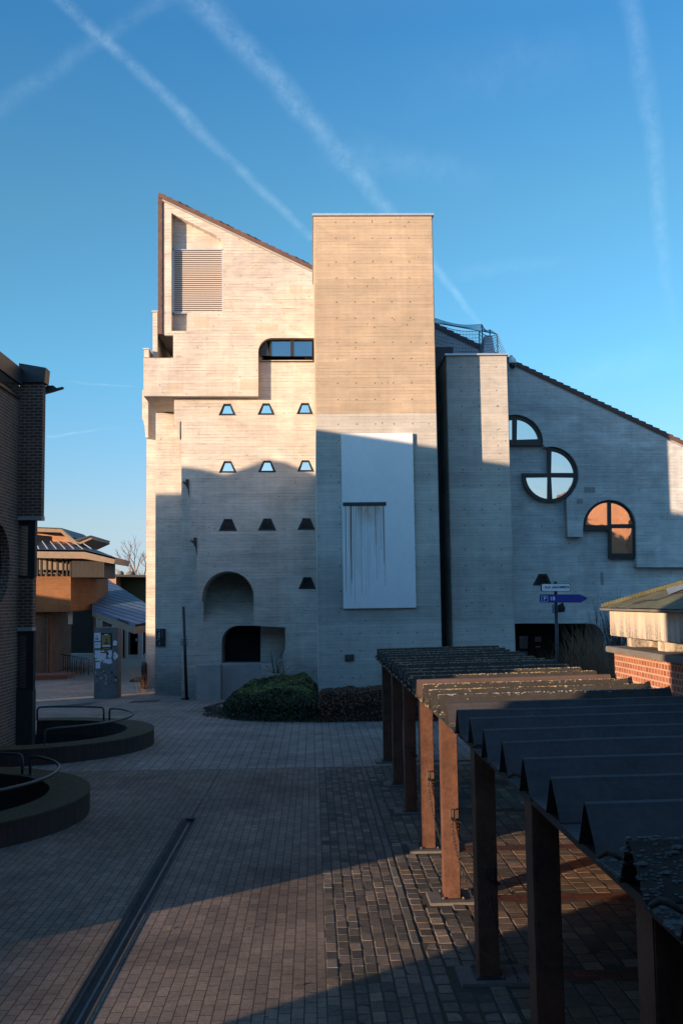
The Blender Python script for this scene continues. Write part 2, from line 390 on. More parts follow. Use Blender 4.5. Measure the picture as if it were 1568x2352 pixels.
# header course where the two pavings meet, single long expansion joint
g = MB(); x = -9.
while x < 1.2:
    g.box(x, x+.21, YB-.06, YB+.05, -.01, .005); x += .218
struct(g.build('paving_edge', 'paver_far'))
g = MB(); g.add([(-1.97, 16.25, .004), (-1.955, 16.25, .004), (-1.9, YB-.1, .004), (-1.915, YB-.1, .004)], [(0, 1, 2, 3)]); struct(g.build('paving_joint', 'soil'))
# drain channel: two kerbs and a hollow trough
dr = MB(); xs = [CHX0, CHX0+.055, CHX0+.075, CHX0+.11, CHX0+.16, CHX0+.195, CHX0+.215, CHX1]; zs = [.002, .002, -.03, -.055, -.055, -.03, .002, .002]
for i in range(len(xs)-1): dr.add([(xs[i], -5, zs[i]), (xs[i+1], -5, zs[i+1]), (xs[i+1], CHY, zs[i+1]), (xs[i], CHY, zs[i])], [(0, 1, 2, 3)])
dr.add([(q, CHY, zz) for q, zz in zip(xs, zs)], [(0, 1, 6, 7), (1, 2, 5, 6), (2, 3, 4, 5)])
plain('drain', (.04, .042, .042), .95, 0, var=.5, nscale=3); struct(dr.build('drain_channel', 'drain'))
plain('drain_metal', (.09, .092, .095), .6, 0, var=.6, nscale=2.2); plain('drain_kerb', (.07, .063, .056), .9, var=.3)
mb = MB(); mb.add([(-2.012, -5, -.0505), (-1.975, -5, -.0505), (-1.975, CHY, -.0505), (-2.012, CHY, -.0505)], [(0, 1, 2, 3)]); struct(mb.build('drain_rail', 'drain_metal'))
mb = MB(); mb.box(CHX0-.012, CHX0+.012, -5, CHY+.01, -.02, .008); struct(mb.build('drain_kerb', 'drain_kerb')); mb = MB(); mb.box(CHX1-.012, CHX1+.012, -5, CHY+.01, -.02, .008); struct(mb.build('drain_kerb', 'drain_kerb'))
# red brick bands across the shelter floor at every post
PY = [21.27, G(905, 1805).y, G(933, 1868).y, 13.84, 11.54, 9.18, 6.80, 4.40, 2.0]
bricks('brick_band', (.1, .04, .028), (.15, .055, .035), (.03, .02, .018), w=.11, h=.08)
pavers('band_red', (.1, .04, .03), (.14, .055, .037), (.035, .02, .016), .21, .065, .006)
g = MB()
for y in PY: g.add([(1.7, y-.05, .004), (4.35, y-.05, .004), (4.35, y+.2, .004), (1.7, y+.2, .004)], [(0, 1, 2, 3)])
struct(g.build('brick_band', 'band_red'))
m, nt, b = mat('stone'); P, x, y, z = xyz(nt); at = nt.new('ShaderNodeAttribute', attribute_name='lc')
n_ = nt.noise(P, 14., 5, .7); f_ = nt.noise(P, 60., 4, .7); mo = nt.rng(nt.noise(P, 1.5, 5, .7), .5, .66, 0, .45)
k_ = nt.math('MULTIPLY', nt.rng(n_, .3, .7, .75, 1.2), nt.rng(f_, .3, .7, .75, 1.2))
nt.l.new(nt.mix(mo, nt.mix(1., at.outputs['Color'], nt.comb(k_, k_, k_), 'MULTIPLY'), (.04, .045, .02)), b.inputs['Base Color']); b.inputs['Roughness'].default_value = .85; b.inputs['Specular IOR Level'].default_value = .2; bump(nt, b, f_, .5, .006)
def stones(name, x0, x1, y0, y1, wx, wy, gap, rough, cols, skip=None):
    q = random.Random(hash(name) % 7+1); mb = MB(); nx_ = int(round((x1-x0)/wx)); wx = (x1-x0)/nx_
    for i in range(nx_):
        y = y0-q.random()*wy
        while y < y1:
            L_ = wy*q.uniform(.88, 1.12); g_ = gap*q.uniform(.6, 1.8); xa = x0+i*wx+g_/2+q.uniform(-.3, .3)*rough*.5; xb = xa+wx-g_; ya, yb_ = max(y, y0)+g_/2, min(y+L_, y1)-g_/2; y += L_
            if yb_-ya < .04 or (skip and skip((xa+xb)/2, (ya+yb_)/2)): continue
            h0 = (.005 if rough > .007 else .003)+q.uniform(-1, 1)*rough*.35; t1, t2 = q.uniform(-1, 1)*rough*.25, q.uniform(-1, 1)*rough*.25; e = .007
            c0 = q.choice(cols); kk = q.uniform(.75, 1.25); c0 = tuple(v*kk for v in c0)
            vs = []
            for (xx, yy) in ((xa, ya), (xb, ya), (xb, yb_), (xa, yb_)): vs.append((xx, yy, -.03))
            for (xx, yy) in ((xa, ya), (xb, ya), (xb, yb_), (xa, yb_)): vs.append((xx, yy, h0-e+t1*(1 if xx == xb else -1)+t2*(1 if yy == yb_ else -1)))
            for (xx, yy) in ((xa+e, ya+e), (xb-e, ya+e), (xb-e, yb_-e), (xa+e, yb_-e)): vs.append((xx, yy, h0+t1*(1 if xx > (xa+xb)/2 else -1)+t2*(1 if yy > (ya+yb_)/2 else -1)))
            fs = [(8, 9, 10, 11)]
            for k0 in (0, 4):
                for j in range(4): l = (j+1) % 4; fs.append((k0+j, k0+l, k0+4+l, k0+4+j))
            mb.add(vs, fs, c0)
    return struct(mb.build(name, 'stone'))
cc = [(.12, .10, .085), (.155, .12, .095), (.19, .145, .11), (.10, .085, .075), (.14, .115, .10)]
c2 = [(.13, .095, .072), (.165, .115, .085), (.11, .085, .07), (.19, .135, .095)]
post_ = lambda x, y: x > 1.2 and x < 1.95 and any(-.2 < y-q < .4 for q in PY)
band_ = lambda x, y: x > 1.6 and any(-.09 < y-q < .24 for q in PY)
stones('cobble_paving', BX+.004, .93, 5., YB-.05, .122, .215, .008, .006, cc)
stones('kerb_course', .935, 1.03, 5., YB-.05, .1, .42, .01, .008, [(.13, .115, .1)])
stones('rough_cobbles', 1.04, 1.66, 5., YB-.05,   .155, .2, .018, .011, cc, lambda x, y: post_(x, y) or random.random() < .02)
stones('shelter_paving', 1.68, 4.38, 5., YB-.05, .2, .215, .012, .006, c2, lambda x, y: post_(x, y) or band_(x, y))
# manhole-ish patches and a planting bed by the far corner
g = MB()
for a in ([(120, 1614), (200, 1607), (222, 1604), (205, 1612), (140, 1618)], [(292, 1608), (305, 1601), (372, 1598), (360, 1604)]):
    g.sheet([[(G(*p, -.0).x, G(*p, -.0).y) for p in a]], lambda x, y: gz(x, y)+.006)
struct(g.build('ground_patch', 'drain'))
g = MB()
bed = [G(298, 1566, -.2), G(312, 1558, -.2), G(357, 1557, -.2), G(357, 1566, -.2)]
g.xy([[(p.x, p.y) for p in bed]], -.25, gz(0, bed[0].y)+.06); struct(g.build('planting_bed', 'soil'))

# ================================================================ CONCRETE BUILDING
B = thing('concrete_building', (0, 37, 0), 'tall board-marked concrete building with slanted tiled roof and twin shafts', 'building')
YA, YBm, YC, YPI = 36.7, 37.05, 38.35, 39.8
def P2(x, y, Y): p = W(x, y, Y); return p
# gable wall, upper plane
recess = [(393, 487), (495, 539)]+arc(494, 562, 18, 65, 0, 6)+[(512, 715), (430, 715), (430, 768), (393, 768)]
outer = [(378, 462), (722, 620), (722, 776)]+arc(625, 808, 32, 90, 180, 8)+[(593, 910), (330, 910), (330, 822), (398, 822), (398, 770), (378, 770)]
mb = MB(); mb.px([outer, [(394, 489), (495, 540)]+arc(494, 562, 18, 65, 0, 6)+[(512, 715), (430, 715), (430, 760), (394, 760)]], YA, YBm+.05)
mb.px([[(378, 462), (398, 471), (398, 770), (378, 770)]], YBm+.05, YPI, ref=YA)
mb.px([[(330, 822), (398, 822), (398, 910), (330, 910)]], YBm+.05, 41.4, ref=YA)
mb.build('gable_wall', 'concrete_pale', B)
# main wall with arch
arch = arc(524, 1371, 59, 180, 0, 24)
left = [(400, 880), (400, 975), (407, 976), (411, 981), (415, 995), (416.5, 1012), (417, 1104), (426, 1106), (431, 1113), (434.5, 1136), (436, 1238), (445, 1240), (449, 1247), (452, 1263), (452, 1379), (463, 1381)]
wall = left+arch+[(583, 1437), (655, 1441), (655, 1488)]+arc(617, 1488, 38, 0, -90, 8)+[(600, 1527), (600, 1625), (730, 1625), (730, 827), (560, 827), (560, 880)]
TR = []
def trap(xa, xb, yb, xc, xd, yt): return [(xa, yb), (xb, yb), (xd, yt), (xc, yt)]
TR += [trap(502, 542.5, 954, 513.8, 530, 927.4), trap(591.3, 631.8, 953, 603.3, 619.5, 926.4), trap(680.6, 719.5, 951.5, 691.7, 709.3, 925.5)]
TR += [trap(502.6, 544.4, 1086, 514.6, 531.3, 1059), trap(592, 634.5, 1085, 605, 622, 1058), trap(682, 722.5, 1083.5, 693, 710, 1057)]
TR += [trap(502, 545, 1220, 514.6, 532.7, 1192), trap(592, 635, 1219, 605, 623, 1191), trap(682.7, 724, 1217.5, 695, 713, 1190.6)]
TR += [trap(684.7, 726, 1353.5, 697, 715, 1325.6)]
mb = MB(); mb.px([wall]+TR, YBm, YC)
mb.build('main_wall', 'concrete_pale', B)
# set-back wall plane with the low opening, and the body behind
op = arc(548, 1476, 39, 180, 90, 8)+[(700, 1437), (700, 1525), (509, 1525)]
roofx = lambda x: 443+(x-365)*.4735
mb = MB()
mb.px([[(417, 880), (730, 880), (730, 1625), (417, 1625)], op, arc(524, 1371, 56, 0, 180, 20)+[(468, 1429), (580, 1429)]], YC+.002, 40., ref=YC)
mb.build('set_back_wall', 'concrete_pale', B)
mb = MB(); qa, qb = W(455, 1305, YC), W(595, 1436, YC); vs = []; fs = []
for i in range(25):
    t_ = i/24; dd = YC+.06+1.15*(t_*t_*(3-2*t_)); z_ = qb.z+(qa.z-qb.z)*t_; vs += [(qa.x, dd, z_), (qb.x, dd, z_)]
    if i: fs.append((2*i-2, 2*i-1, 2*i+1, 2*i))
mb.add(vs, fs); mb.build('arch_back', 'concrete_pale', B)
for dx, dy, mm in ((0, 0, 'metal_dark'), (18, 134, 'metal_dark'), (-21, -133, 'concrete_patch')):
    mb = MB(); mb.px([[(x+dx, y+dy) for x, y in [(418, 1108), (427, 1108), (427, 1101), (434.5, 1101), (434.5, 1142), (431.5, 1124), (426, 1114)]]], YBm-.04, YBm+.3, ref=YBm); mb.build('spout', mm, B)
mb = MB(); a = W(398, 480, YA); zb = W(398, 905, YA).z
mb.px([[(398, 474), (728, 628), (728, 1640), (398, 1640)]], 40.01, 52, ref=YA)
mb.px([[(420, 484), (592, 560), (592, 760), (420, 760)], ], YA+.42, 40.0, ref=YA)
mb.px([[(590, 565), (727, 628), (727, 778), (590, 778)], ], YA+.5, 40.0, ref=YA)
mb.px([[(398, 760), (600, 760), (600, 905), (398, 905)], ], YBm+.07, 40.0, ref=YA)
mb.px([[(398, 474), (421, 485), (421, 760), (398, 760)], ], YA+.41, 40.0, ref=YA)
mb.px([[(378, 474), (398, 474), (398, 768), (378, 768)], ], YPI+.01, 52., ref=YA)
mb.build('rear_block', 'concrete_pale', B)
# recess back plane (keeps its own depth)
mb = MB(); mb.px([[(391, 478), (515, 535), (515, 770), (391, 770)]], YA+.395, YA+.415, ref=YA); mb.build('recess_wall', 'concrete_pale', B)
# pier, fin, parapets
p0, p1 = W(357, 1300, YPI), W(418, 1300, YPI)
mb = MB(); mb.box(p0.x, p1.x, YPI, 52, -.6, W(380, 912, YA).z-.002); mb.build('pier', 'concrete_pale', B)
f0, f1, f2 = W(336, 1300, 43), W(357, 1300, 43), W(330.5, 940, 43)
mb = MB(); mb.box(f0.x, f1.x+.6, 43, 46, -.6, W(340, 900, 43).z)
mb.xz([[(f2.x, W(340, 900, 43).z), (f2.x, W(340, 967, 43).z), (f2.x+.05, W(340, 968, 43).z), (f0.x-.02, W(340, 985, 43).z), (f0.x+.02, W(340, 1008, 43).z), (f0.x+.12, W(340, 1008, 43).z), (f0.x+.12, W(340, 900, 43).z)]], 42.6, 46)
mb.build('fin', 'concrete_pale', B)
mb = MB(); mb.px([[(351, 716), (362, 716), (362, 821), (351, 821)]], 37.4, 41.2); mb.px([[(331, 803), (342, 803), (342, 821), (331, 821)]], 37.0, 38.6, ref=37.)
mb.build('parapet', 'concrete_pale', B)
mb = MB(); mb.px([[(348.5, 713), (363, 713), (363, 716), (348.5, 716)]], 37.35, 41.2); mb.px([[(329, 800), (343.5, 800), (343.5, 803), (329, 803)]], 36.95, 38.6, ref=37.); mb.build('parapet_coping', 'zinc', B)
# terrace void: dark slanted soffit below the tile column
mb = MB(); a, b_ = W(364, 768, YA), W(397, 768, YA); c = W(397, 821, YA)
mb.add([(a.x, YA+.02, a.z), (b_.x, YA+.02, a.z), (b_.x, YPI, c.z), (a.x+.4, YPI, a.z-.1)], [(0, 1, 2, 3)]); mb.build('soffit', 'wood_dark', B)
# louvre
lv = MB(); A0, A1 = W(394, 567, YA), W(512, 715, YA); n = 32; yl = YA+.28
lv.box(A0.x, A0.x+.07, yl-.03, yl+.12, A1.z, A0.z); lv.box(A1.x-.05, A1.x, yl-.03, yl+.12, A1.z, A0.z); lv.box(A0.x, A1.x, yl-.03, yl+.12, A0.z-.04, A0.z); lv.box(A0.x, A1.x, yl-.03, yl+.12, A1.z, A1.z+.04)
lo = lv.build('louvre', 'zinc', B)
sl = MB(); st = (A0.z-A1.z-.1)/n
for i in range(n):
    z = A1.z+.06+i*st
    sl.add([(A0.x+.07, yl, z), (A1.x-.05, yl, z), (A1.x-.05, yl+.07, z+.03), (A0.x+.07, yl+.07, z+.03), (A0.x+.07, yl, z+.042), (A1.x-.05, yl, z+.042), (A1.x-.05, yl+.07, z+.06), (A0.x+.07, yl+.07, z+.06)],
           [(0, 1, 5, 4), (4, 5, 6, 7), (3, 2, 1, 0), (2, 3, 7, 6)])
plain('louvre_slat', (.5, .42, .36), .5, .1, var=.05, bstr=0); sl.build('slat_panel', 'louvre_slat', lo)
mb = MB(); mb.box(A0.x+.06, A1.x-.04, yl+.09, yl+.1, A1.z+.02, A0.z-.02); mb.build('backing', 'metal_black', lo)
# windows: frame ring + pane
def inset(poly, k):
    cx = sum(p[0] for p in poly)/len(poly); cy = sum(p[1] for p in poly)/len(poly)
    return [(cx+(x-cx)*k, cy+(y-cy)*k) for x, y in poly]
def frame(outer, panes, Y, parent, gm='glass_mirror', depth=.12, label=None):
    f = MB(); f.px([outer]+panes, Y, Y+depth); fo = f.build('window', 'metal_black', parent)
    for p in panes:
        g_ = MB(); g_.px([inset(p, 1.02)], Y+.06, Y+.075, ref=Y); g_.build('pane', gm, fo)
    if label: fo['label'] = label
    return fo
for i, t in enumerate(TR):
    inn = [(t[0][0]+7.5, t[0][1]-4), (t[1][0]-7.5, t[1][1]-4), (t[2][0]-2.3, t[2][1]+4), (t[3][0]+2.3, t[3][1]+4)]
    frame([(t[0][0]+.4, t[0][1]-.3), (t[1][0]-.4, t[1][1]-.3), (t[2][0]-.2, t[2][1]+.3), (t[3][0]+.2, t[3][1]+.3)], [inn], YBm+.05, B, 'glass_mirror' if i < 6 else ('glass_dark' if i < 9 else 'interior_dark'), label='trapezoid window' if i < 9 else 'black trapezoid window')
wo = [(718, 776)]+arc(625, 808, 32, 90, 180, 8)+[(593, 829), (718, 829)]
frame(wo, [[(619, 783)]+arc(622, 808, 25, 95, 180, 6)+[(597, 817), (619, 817)], [(624, 782), (667, 782), (667, 818), (624, 818)], [(675, 782), (716, 782), (716, 818), (675, 818)]], YA+.22, B, 'glass_dark', .14, 'long dark window with one rounded corner')
# opening interior
mb = MB(); mb.px([[(596, 1430), (665, 1430), (665, 1530), (596, 1530)]], YC+.7, YC+.8, ref=YC); mb.build('reveal_wall', 'concrete_pale', B)
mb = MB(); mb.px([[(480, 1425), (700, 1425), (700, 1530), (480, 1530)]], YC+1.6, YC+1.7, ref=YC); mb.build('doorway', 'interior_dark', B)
# tiled roof, one long slope, stepped tiles
mroof = MB()
def roof_profile(xa, xb, ny, Y, extra=0):
    pts = []; x = xa; step = 15.7
    while x < xb-1:
        x2 = min(x+step, xb); ya = 443+(x-365)*.4735; y2 = 443+(x2-365)*.4735
        pts += [(x, ya-1.2), (x2, y2-1.2+ -3.2)]; x = x2
    return pts
top = []; x = 364.
while x < 1790:
    x2 = x+15.75; ya = 443+(x-365)*.4735; yb = 443+(x2-365)*.4735; top += [(x, ya), (x2, yb-3.)]; x = x2
xe = x
yl_ = lambda x: 443+(x-365)*.4735
bot = [(xe, yl_(xe)+9), (372, yl_(372)+9), (364, yl_(364)+9)]
mb = MB(); mb.px([top+bot], YA-.14, 52, ref=YA-.14); mb.build('tiled_roof', 'roof_tile', B)
tl = MB(); y = 447.
while y < 766:
    y2 = min(y+21., 767); tl.px([[(363.6, y), (372, y), (373, y2), (362.6, y2)]], YA-.04, YPI+.3); y = y2
tl.build('tile_hanging', 'roof_tile', B)
mb = MB(); mb.px([[(373.4, 459), (377.6, 463), (377.6, 768), (373.4, 768)]], YA+.02, YPI, ref=YA); mb.px([[(374, 456), (1788, yl_(1788)+9.5), (1788, yl_(1788)+17), (374, 463)]], YA-.08, YA+.3, ref=YA)
mb.build('verge_board', 'concrete_smooth', B)
# tower
xl, xr, ztop = W(725.5, 1000, 30).x, W(1003.5, 1000, 30).x, W(850, 496, 30).z
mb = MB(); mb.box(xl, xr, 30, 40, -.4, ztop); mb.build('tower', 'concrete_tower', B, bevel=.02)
mb = MB(); mb.box(xl-.04, xr+.04, 29.95, 40.05, ztop+.002, ztop+.07); mb.build('tower_coping', 'zinc', B)
# second, lower shaft
x2l, x2r, z2 = W(1028, 1000, 31.2).x, W(1169, 1000, 31.2).x, W(1100, 817, 31.2).z
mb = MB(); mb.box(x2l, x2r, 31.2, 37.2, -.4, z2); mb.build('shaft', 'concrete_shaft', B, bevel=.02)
mb = MB(); mb.box(x2l-.05, x2r+.03, 31.12, 37., z2+.002, z2+.06); mb.build('shaft_coping', 'zinc', B)
# dark glazed slot between them
mb = MB(); mb.box(xr-.02, x2l+.02, 33.0, 33.1, 0, W(1015, 797, 33).z); mb.px([[(998, 797), (1040, 797), (1040, 830), (998, 830)]], 33.1, 33.6)
so = mb.build('dark_slot', 'metal_dark', B)
for y in (1055, 1197, 1400, 900): mb = MB(); q = W(1015, y, 33); mb.box(xr-.02, x2l+.02, 32.95, 33.0, q.z, q.z+.05); mb.build('cross_bar', 'metal_black', so)
# right wing: lower plane and overlapping upper plane
YR, YR2 = 36.9, 36.5
def ry(x): return 443+(x-365)*.4735+15
low = [(996, ry(996)), (1780, ry(1780)), (1780, 1640), (1400, 1640), (1386, 1500), (1386, 1466)]+arc(1352, 1466, 34, 0, 90, 8)+[(1160, 1432), (1160, 1640), (996, 1640)]
sil = [(1228, 1343), (1257, 1345)]
t5 = [(1222, 1345), (1268, 1346), (1255, 1318), (1236, 1318)]
mb = MB(); mb.px([low, t5], YR, YR+.8); mb.build('wing_wall', 'concrete_right', B)
mb = MB(); mb.px([[(700, ry(700)+60), (996, ry(996)), (1780, ry(1780)), (1780, 1640), (1395, 1640), (1395, 1425), (1150, 1425), (1150, 1640), (996, 1640), (996, 1700), (700, 1640)]], YR+1.2, 52, ref=YR)
mb.build('wing_block', 'concrete_right', B)
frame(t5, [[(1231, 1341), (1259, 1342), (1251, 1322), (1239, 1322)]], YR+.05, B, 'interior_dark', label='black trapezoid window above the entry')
up_ = [(996, ry(996)), (1780, ry(1780)), (1780, 1303), (1462, 1303), (1461, 1283), (1460, 1210)]+arc(1399, 1209, 61, 0, 180, 24)+[(1338, 1233), (1303, 1233), (1300, 1150)]+arc(1262, 1091, 66, -52, 88, 18)+[(1252, 1027), (1245, 1019)]+arc(1181, 1018, 66, 0, 100, 12)+[(1160, 953), (996, 953)]
mb = MB(); mb.px([up_], YR2, YR+.05); mb.build('overlapping_wall', 'concrete_right', B)
# window 1: half round
o1 = arc(1180, 1018, 63, 0, 120, 20)+[(1150, 1023), (1243, 1023)]
frame(o1, [[(1186, 1010)]+[p for p in arc(1181, 1018, 55, 10, 84, 10)], [(1176, 1010), (1176, 964)]+[(1155, 966), (1155, 1010)]], YR2+.16, B, label='half-round window beside the lower shaft')
# window 2: three-quarter round
o2 = arc(1261, 1091, 62.5, 88, -178, 40)+[(1198, 1087), (1258, 1087), (1257, 1030)]
frame(o2, [[(1265, 1086)]+arc(1262, 1091, 55, 5, 86, 10), [(1265, 1096)]+arc(1262, 1091, 55, -84, -6, 10), [(1257, 1096)]+arc(1262, 1091, 55, 186, 264, 10)], YR2+.16, B, label='round window with one quarter missing')
# window 3: arch with a leg
o3 = arc(1399, 1207, 58.5, 0, 180, 26)+[(1340.5, 1218), (1397, 1218), (1397, 1283), (1457.5, 1283)]
frame(o3, [[(1395, 1206)]+arc(1398, 1207, 53, 94, 179, 10), [(1403, 1204)]+arc(1400, 1207, 52, 4, 87, 10), [(1404, 1213), (1451, 1213), (1451, 1271), (1404, 1271)]], YR2+.16, B, label='arched window with a long right leg')
# entry recess under the wing
en = MB(); q0, q1 = W(1150, 1425, 37.7), W(1396, 1600, 37.7)
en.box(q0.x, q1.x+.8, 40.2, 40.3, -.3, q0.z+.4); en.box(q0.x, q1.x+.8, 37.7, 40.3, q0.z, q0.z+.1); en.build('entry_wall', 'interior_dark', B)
en = MB()
for a, b_, c, d in ((1192, 1211, 1461, 1490), (1192, 1211, 1496, 1512)): en.px([[(a, c), (b_, c), (b_, d), (a, d)]], 40.05, 40.15)
eo = en.build('entry_glazing', 'glass_dark', B)
plain('notice', (.2, .24, .28), .7, bstr=0)
for a, b_, c, d in ((1227, 1242, 1462, 1474), (1229, 1240, 1484, 1487)): en = MB(); en.px([[(a, c), (b_, c), (b_, d), (a, d)]], 40.0, 40.02); en.build('notice', 'notice', B)
# small wall vent on the tower
mb = MB(); q0, q1 = W(792, 1504, 29.9), W(813, 1517, 29.9); mb.box(q0.x, q1.x, 29.9, 30.02, q1.z, q0.z); vo_ = mb.build('wall_vent', 'metal_dark', B)
mb = MB()
for i in range(4): zz = q1.z+.03+i*.035; mb.box(q0.x+.02, q1.x-.02, 29.88, 29.9, zz, zz+.012)
mb.build('vent_slat', 'ledge', vo_)
for (a, b_, c, d) in ((446, 481, 726, 753), (587, 638, 744, 761), (665, 694, 655, 674), (556, 572, 561, 573), (381, 421, 882, 902), (551, 591, 871, 896)):
    mb = MB(); q0, q1 = W(a, c, YA), W(b_, d, YA); mb.box(q0.x, q1.x, YA-.003, YA+.02, q1.z, q0.z); mb.build('repair_patch', 'concrete_patch', B)
for (a, b_, c, d, Y) in ((1340, 1366, 1119, 1132, YR2), (1323, 1338, 1146, 1157, YR2), (1377, 1386, 1314, 1344, YR)):
    mb = MB(); q0, q1 = W(a, c, Y), W(b_, d, Y); mb.box(q0.x, q1.x, Y-.003, Y+.02, q1.z, q0.z); mb.build('repair_patch', 'concrete_patch_grey', B)
# planter wall at the foot
mb = MB(); a = G(450, 1606, -.1); zt_ = a.z+1.22; yb = a.y
pr_ = W(726, 1600, yb).x
mb.box(a.x, W(507, 1600, yb).x, yb, YC, -.5, zt_); mb.box(W(507, 1600, yb).x, 0.2, yb+.35, YC, -.5, zt_); mb.build('planter_wall', 'concrete_smooth', B, bevel=.015)

# white art panel
q0, q1 = W(783, 1000, 29.9), W(947.5, 1000, 29.9); zt0, zb0 = W(860, 995, 29.9).z, W(870, 1397, 29.9).z
AP = thing('art_panel', ((q0.x+q1.x)/2, 29.95, zb0), 'tall white metal panel with black slot and rust runs, fixed on the tower', 'artwork')
mb = MB(); mb.box(q0.x, q1.x, 29.89, 29.985, zb0, zt0); mb.build('panel', 'panel_white', AP, bevel=.006)
s0, s1 = W(787, 1154, 29.88), W(886.5, 1161.5, 29.88)
mb = MB(); mb.box(s0.x, s1.x, 29.875, 29.889, s1.z, s0.z); mb.build('slot', 'metal_black', AP)
mb = MB(); rr = random.Random(3); x = s0.x+.03; 
while x < s1.x-.01:
    ln = rr.choice([.5, .9, 1.4, 2., 2.4, 2.7, 2.9])*rr.uniform(.8, 1.08)*(1.-.12*(x-s0.x)/(s1.x-s0.x)); w0 = rr.choice([.003, .004, .005, .007, .012]); zc = s1.z-.0; dx = rr.uniform(-.02, .02); ln = min(ln, zc-zb0-.05)
    k = 6; pts = [(x+dx*i/k, zc-ln*i/k, w0*(1-.6*i/k)) for i in range(k+1)]
    for (xa, za, wa), (xb, zb_, wb) in zip(pts, pts[1:]): mb.add([(xa-wa, 29.884, za), (xb-wb, 29.884, zb_), (xb+wb, 29.884, zb_), (xa+wa, 29.884, za)], [(0, 1, 2, 3)])
    x += rr.uniform(.025, .075)
mb.build('rust_run', 'rust', AP)
m, nt, b = mat('rust_bloom'); P, x, y, z = xyz(nt)
nn = nt.noise(nt.vmul(P, (14., 1., 2.)), 1., 4, .6); fall = nt.rng(z, s1.z-.65, s1.z, 0., 1.)
side = nt.rng(nt.math('ABSOLUTE', nt.math('SUBTRACT', x, (s0.x+s1.x)/2+.08)), .1, .5, 1., 0.)
ff = nt.math('MULTIPLY', nt.math('MULTIPLY', nt.rng(nn, .3, .58), fall), side)
nt.l.new(nt.mix(nt.math('MULTIPLY', ff, 1., clamp=True), (.70, .69, .68), (.36, .15, .045)), b.inputs['Base Color']); b.inputs['Roughness'].default_value = .6
mb = MB(); mb.add([(s0.x+.01, 29.8875, s1.z-.65), (s1.x-.01, 29.8875, s1.z-.65), (s1.x-.01, 29.8875, s1.z), (s0.x+.01, 29.8875, s1.z)], [(0, 1, 2, 3)]); mb.build('rust_bloom', 'rust_bloom', AP)

# bird net on the lower shaft
ztc = z2+.062
N = thing('roof_netting', ((x2l+x2r)/2, 34, ztc), 'blue wire netting on thin posts above the lower concrete shaft', 'netting')
def Wn(x, y, Y): return W(x, y, Y)
posts = [((1100, 803), (1100, 760), 33.6), ((1106, 801), (1106, 745), 35.5), ((1124, 803), (1124, 757), 35.2), ((1143, 804), (1141, 768), 31.6)]
for (a, b_, Y) in posts:
    t_ = W(*b_, Y); t0 = Vector((t_.x, Y, ztc)); mb = MB(); mb.tube([t0, t_], .022, 6); mb.build('post', 'rail_metal', N)
def net(quad, nu, nv, r=.007):
    a, b_, c, d = [Vector(q) for q in quad]; mb = MB()
    P_ = lambda u, v: (a*(1-u)+b_*u)*(1-v)+(d*(1-u)+c*u)*v+Vector((0, 0, -.12*math.sin(math.pi*u)*math.sin(math.pi*.5*(1-v))))
    for i in range(nu+1): mb.tube([P_(i/nu, j/6) for j in range(7)], r if 0 < i < nu else r*1.6, 3, False)
    for j in range(nv+1): mb.tube([P_(i/8, j/nv) for i in range(9)], r if 0 < j < nv else r*1.8, 3, False)
    return mb
p0_, p1_, p2_, p3_ = [W(*b_, Y) for a, b_, Y in posts]
L0 = W(998, 731, 35.5); L1 = W(998, 742, 33.6)
net((L0, p1_, p0_, L1), 34, 7).build('net', 'net', N)
net((L1, p0_, Vector((p0_.x, 33.6, ztc)), Vector((L1.x, 33.6, ztc))), 30, 12).build('net', 'net', N)
net((p0_, p3_, Vector((x2r, 31.3, ztc)), Vector((p0_.x, 33.6, ztc))), 14, 10).build('net', 'net', N)
net((p1_, p2_, p3_, p0_), 10, 6).build('net', 'net', N)
mb = MB(); a, b_, c, d = W(1101, 806, 34.5), W(1112, 772, 34.5), W(1128, 772, 34.5), W(1143, 806, 34.5)
mb.xz([[(a.x, ztc+.01), (b_.x, b_.z), (c.x, c.z), (d.x, ztc+.01)]], 34.4, 35.1); tag(mb.build('roof_hatch', 'zinc', None), 'grey sloped metal hatch under the netting on the lower shaft', 'hatch')

# security dome camera on the wing
q = W(1176, 832, 36.2)
K = thing('security_camera', (q.x, 36.2, q.z-.3), 'white dome camera on a short arm at the right of the lower shaft', 'camera')
def lathe(prof, cx, cy, seg=20):
    mb = MB(); vs = []; fs = []
    for r_, z_ in prof:
        for k in range(seg): w = 2*math.pi*k/seg; vs.append((cx+r_*math.cos(w), cy+r_*math.sin(w), z_))
    for i in range(len(prof)-1):
        for k in range(seg): l = (k+1) % seg; fs.append((i*seg+k, i*seg+l, (i+1)*seg+l, (i+1)*seg+k))
    fs.append(tuple(range(seg))[::-1]); fs.append(tuple((len(prof)-1)*seg+k for k in range(seg))); return mb.add(vs, fs)
lathe([(.14, q.z-.05), (.145, q.z+.05), (.11, q.z+.14), (.04, q.z+.2), (.03, q.z+.24)], q.x, 36.2).build('housing', 'sign_white', K, smooth=True)
lathe([(.02, q.z-.25), (.08, q.z-.22), (.12, q.z-.15), (.125, q.z-.051)], q.x, 36.2).build('dome', 'metal_black', K, smooth=True)
mb = MB(); mb.tube([(q.x, 36.2, q.z+.24), (q.x-.03, 36.3, q.z+.27), (q.x-.05, 36.52, q.z+.25)], .028, 8); mb.build('arm', 'sign_white', K)

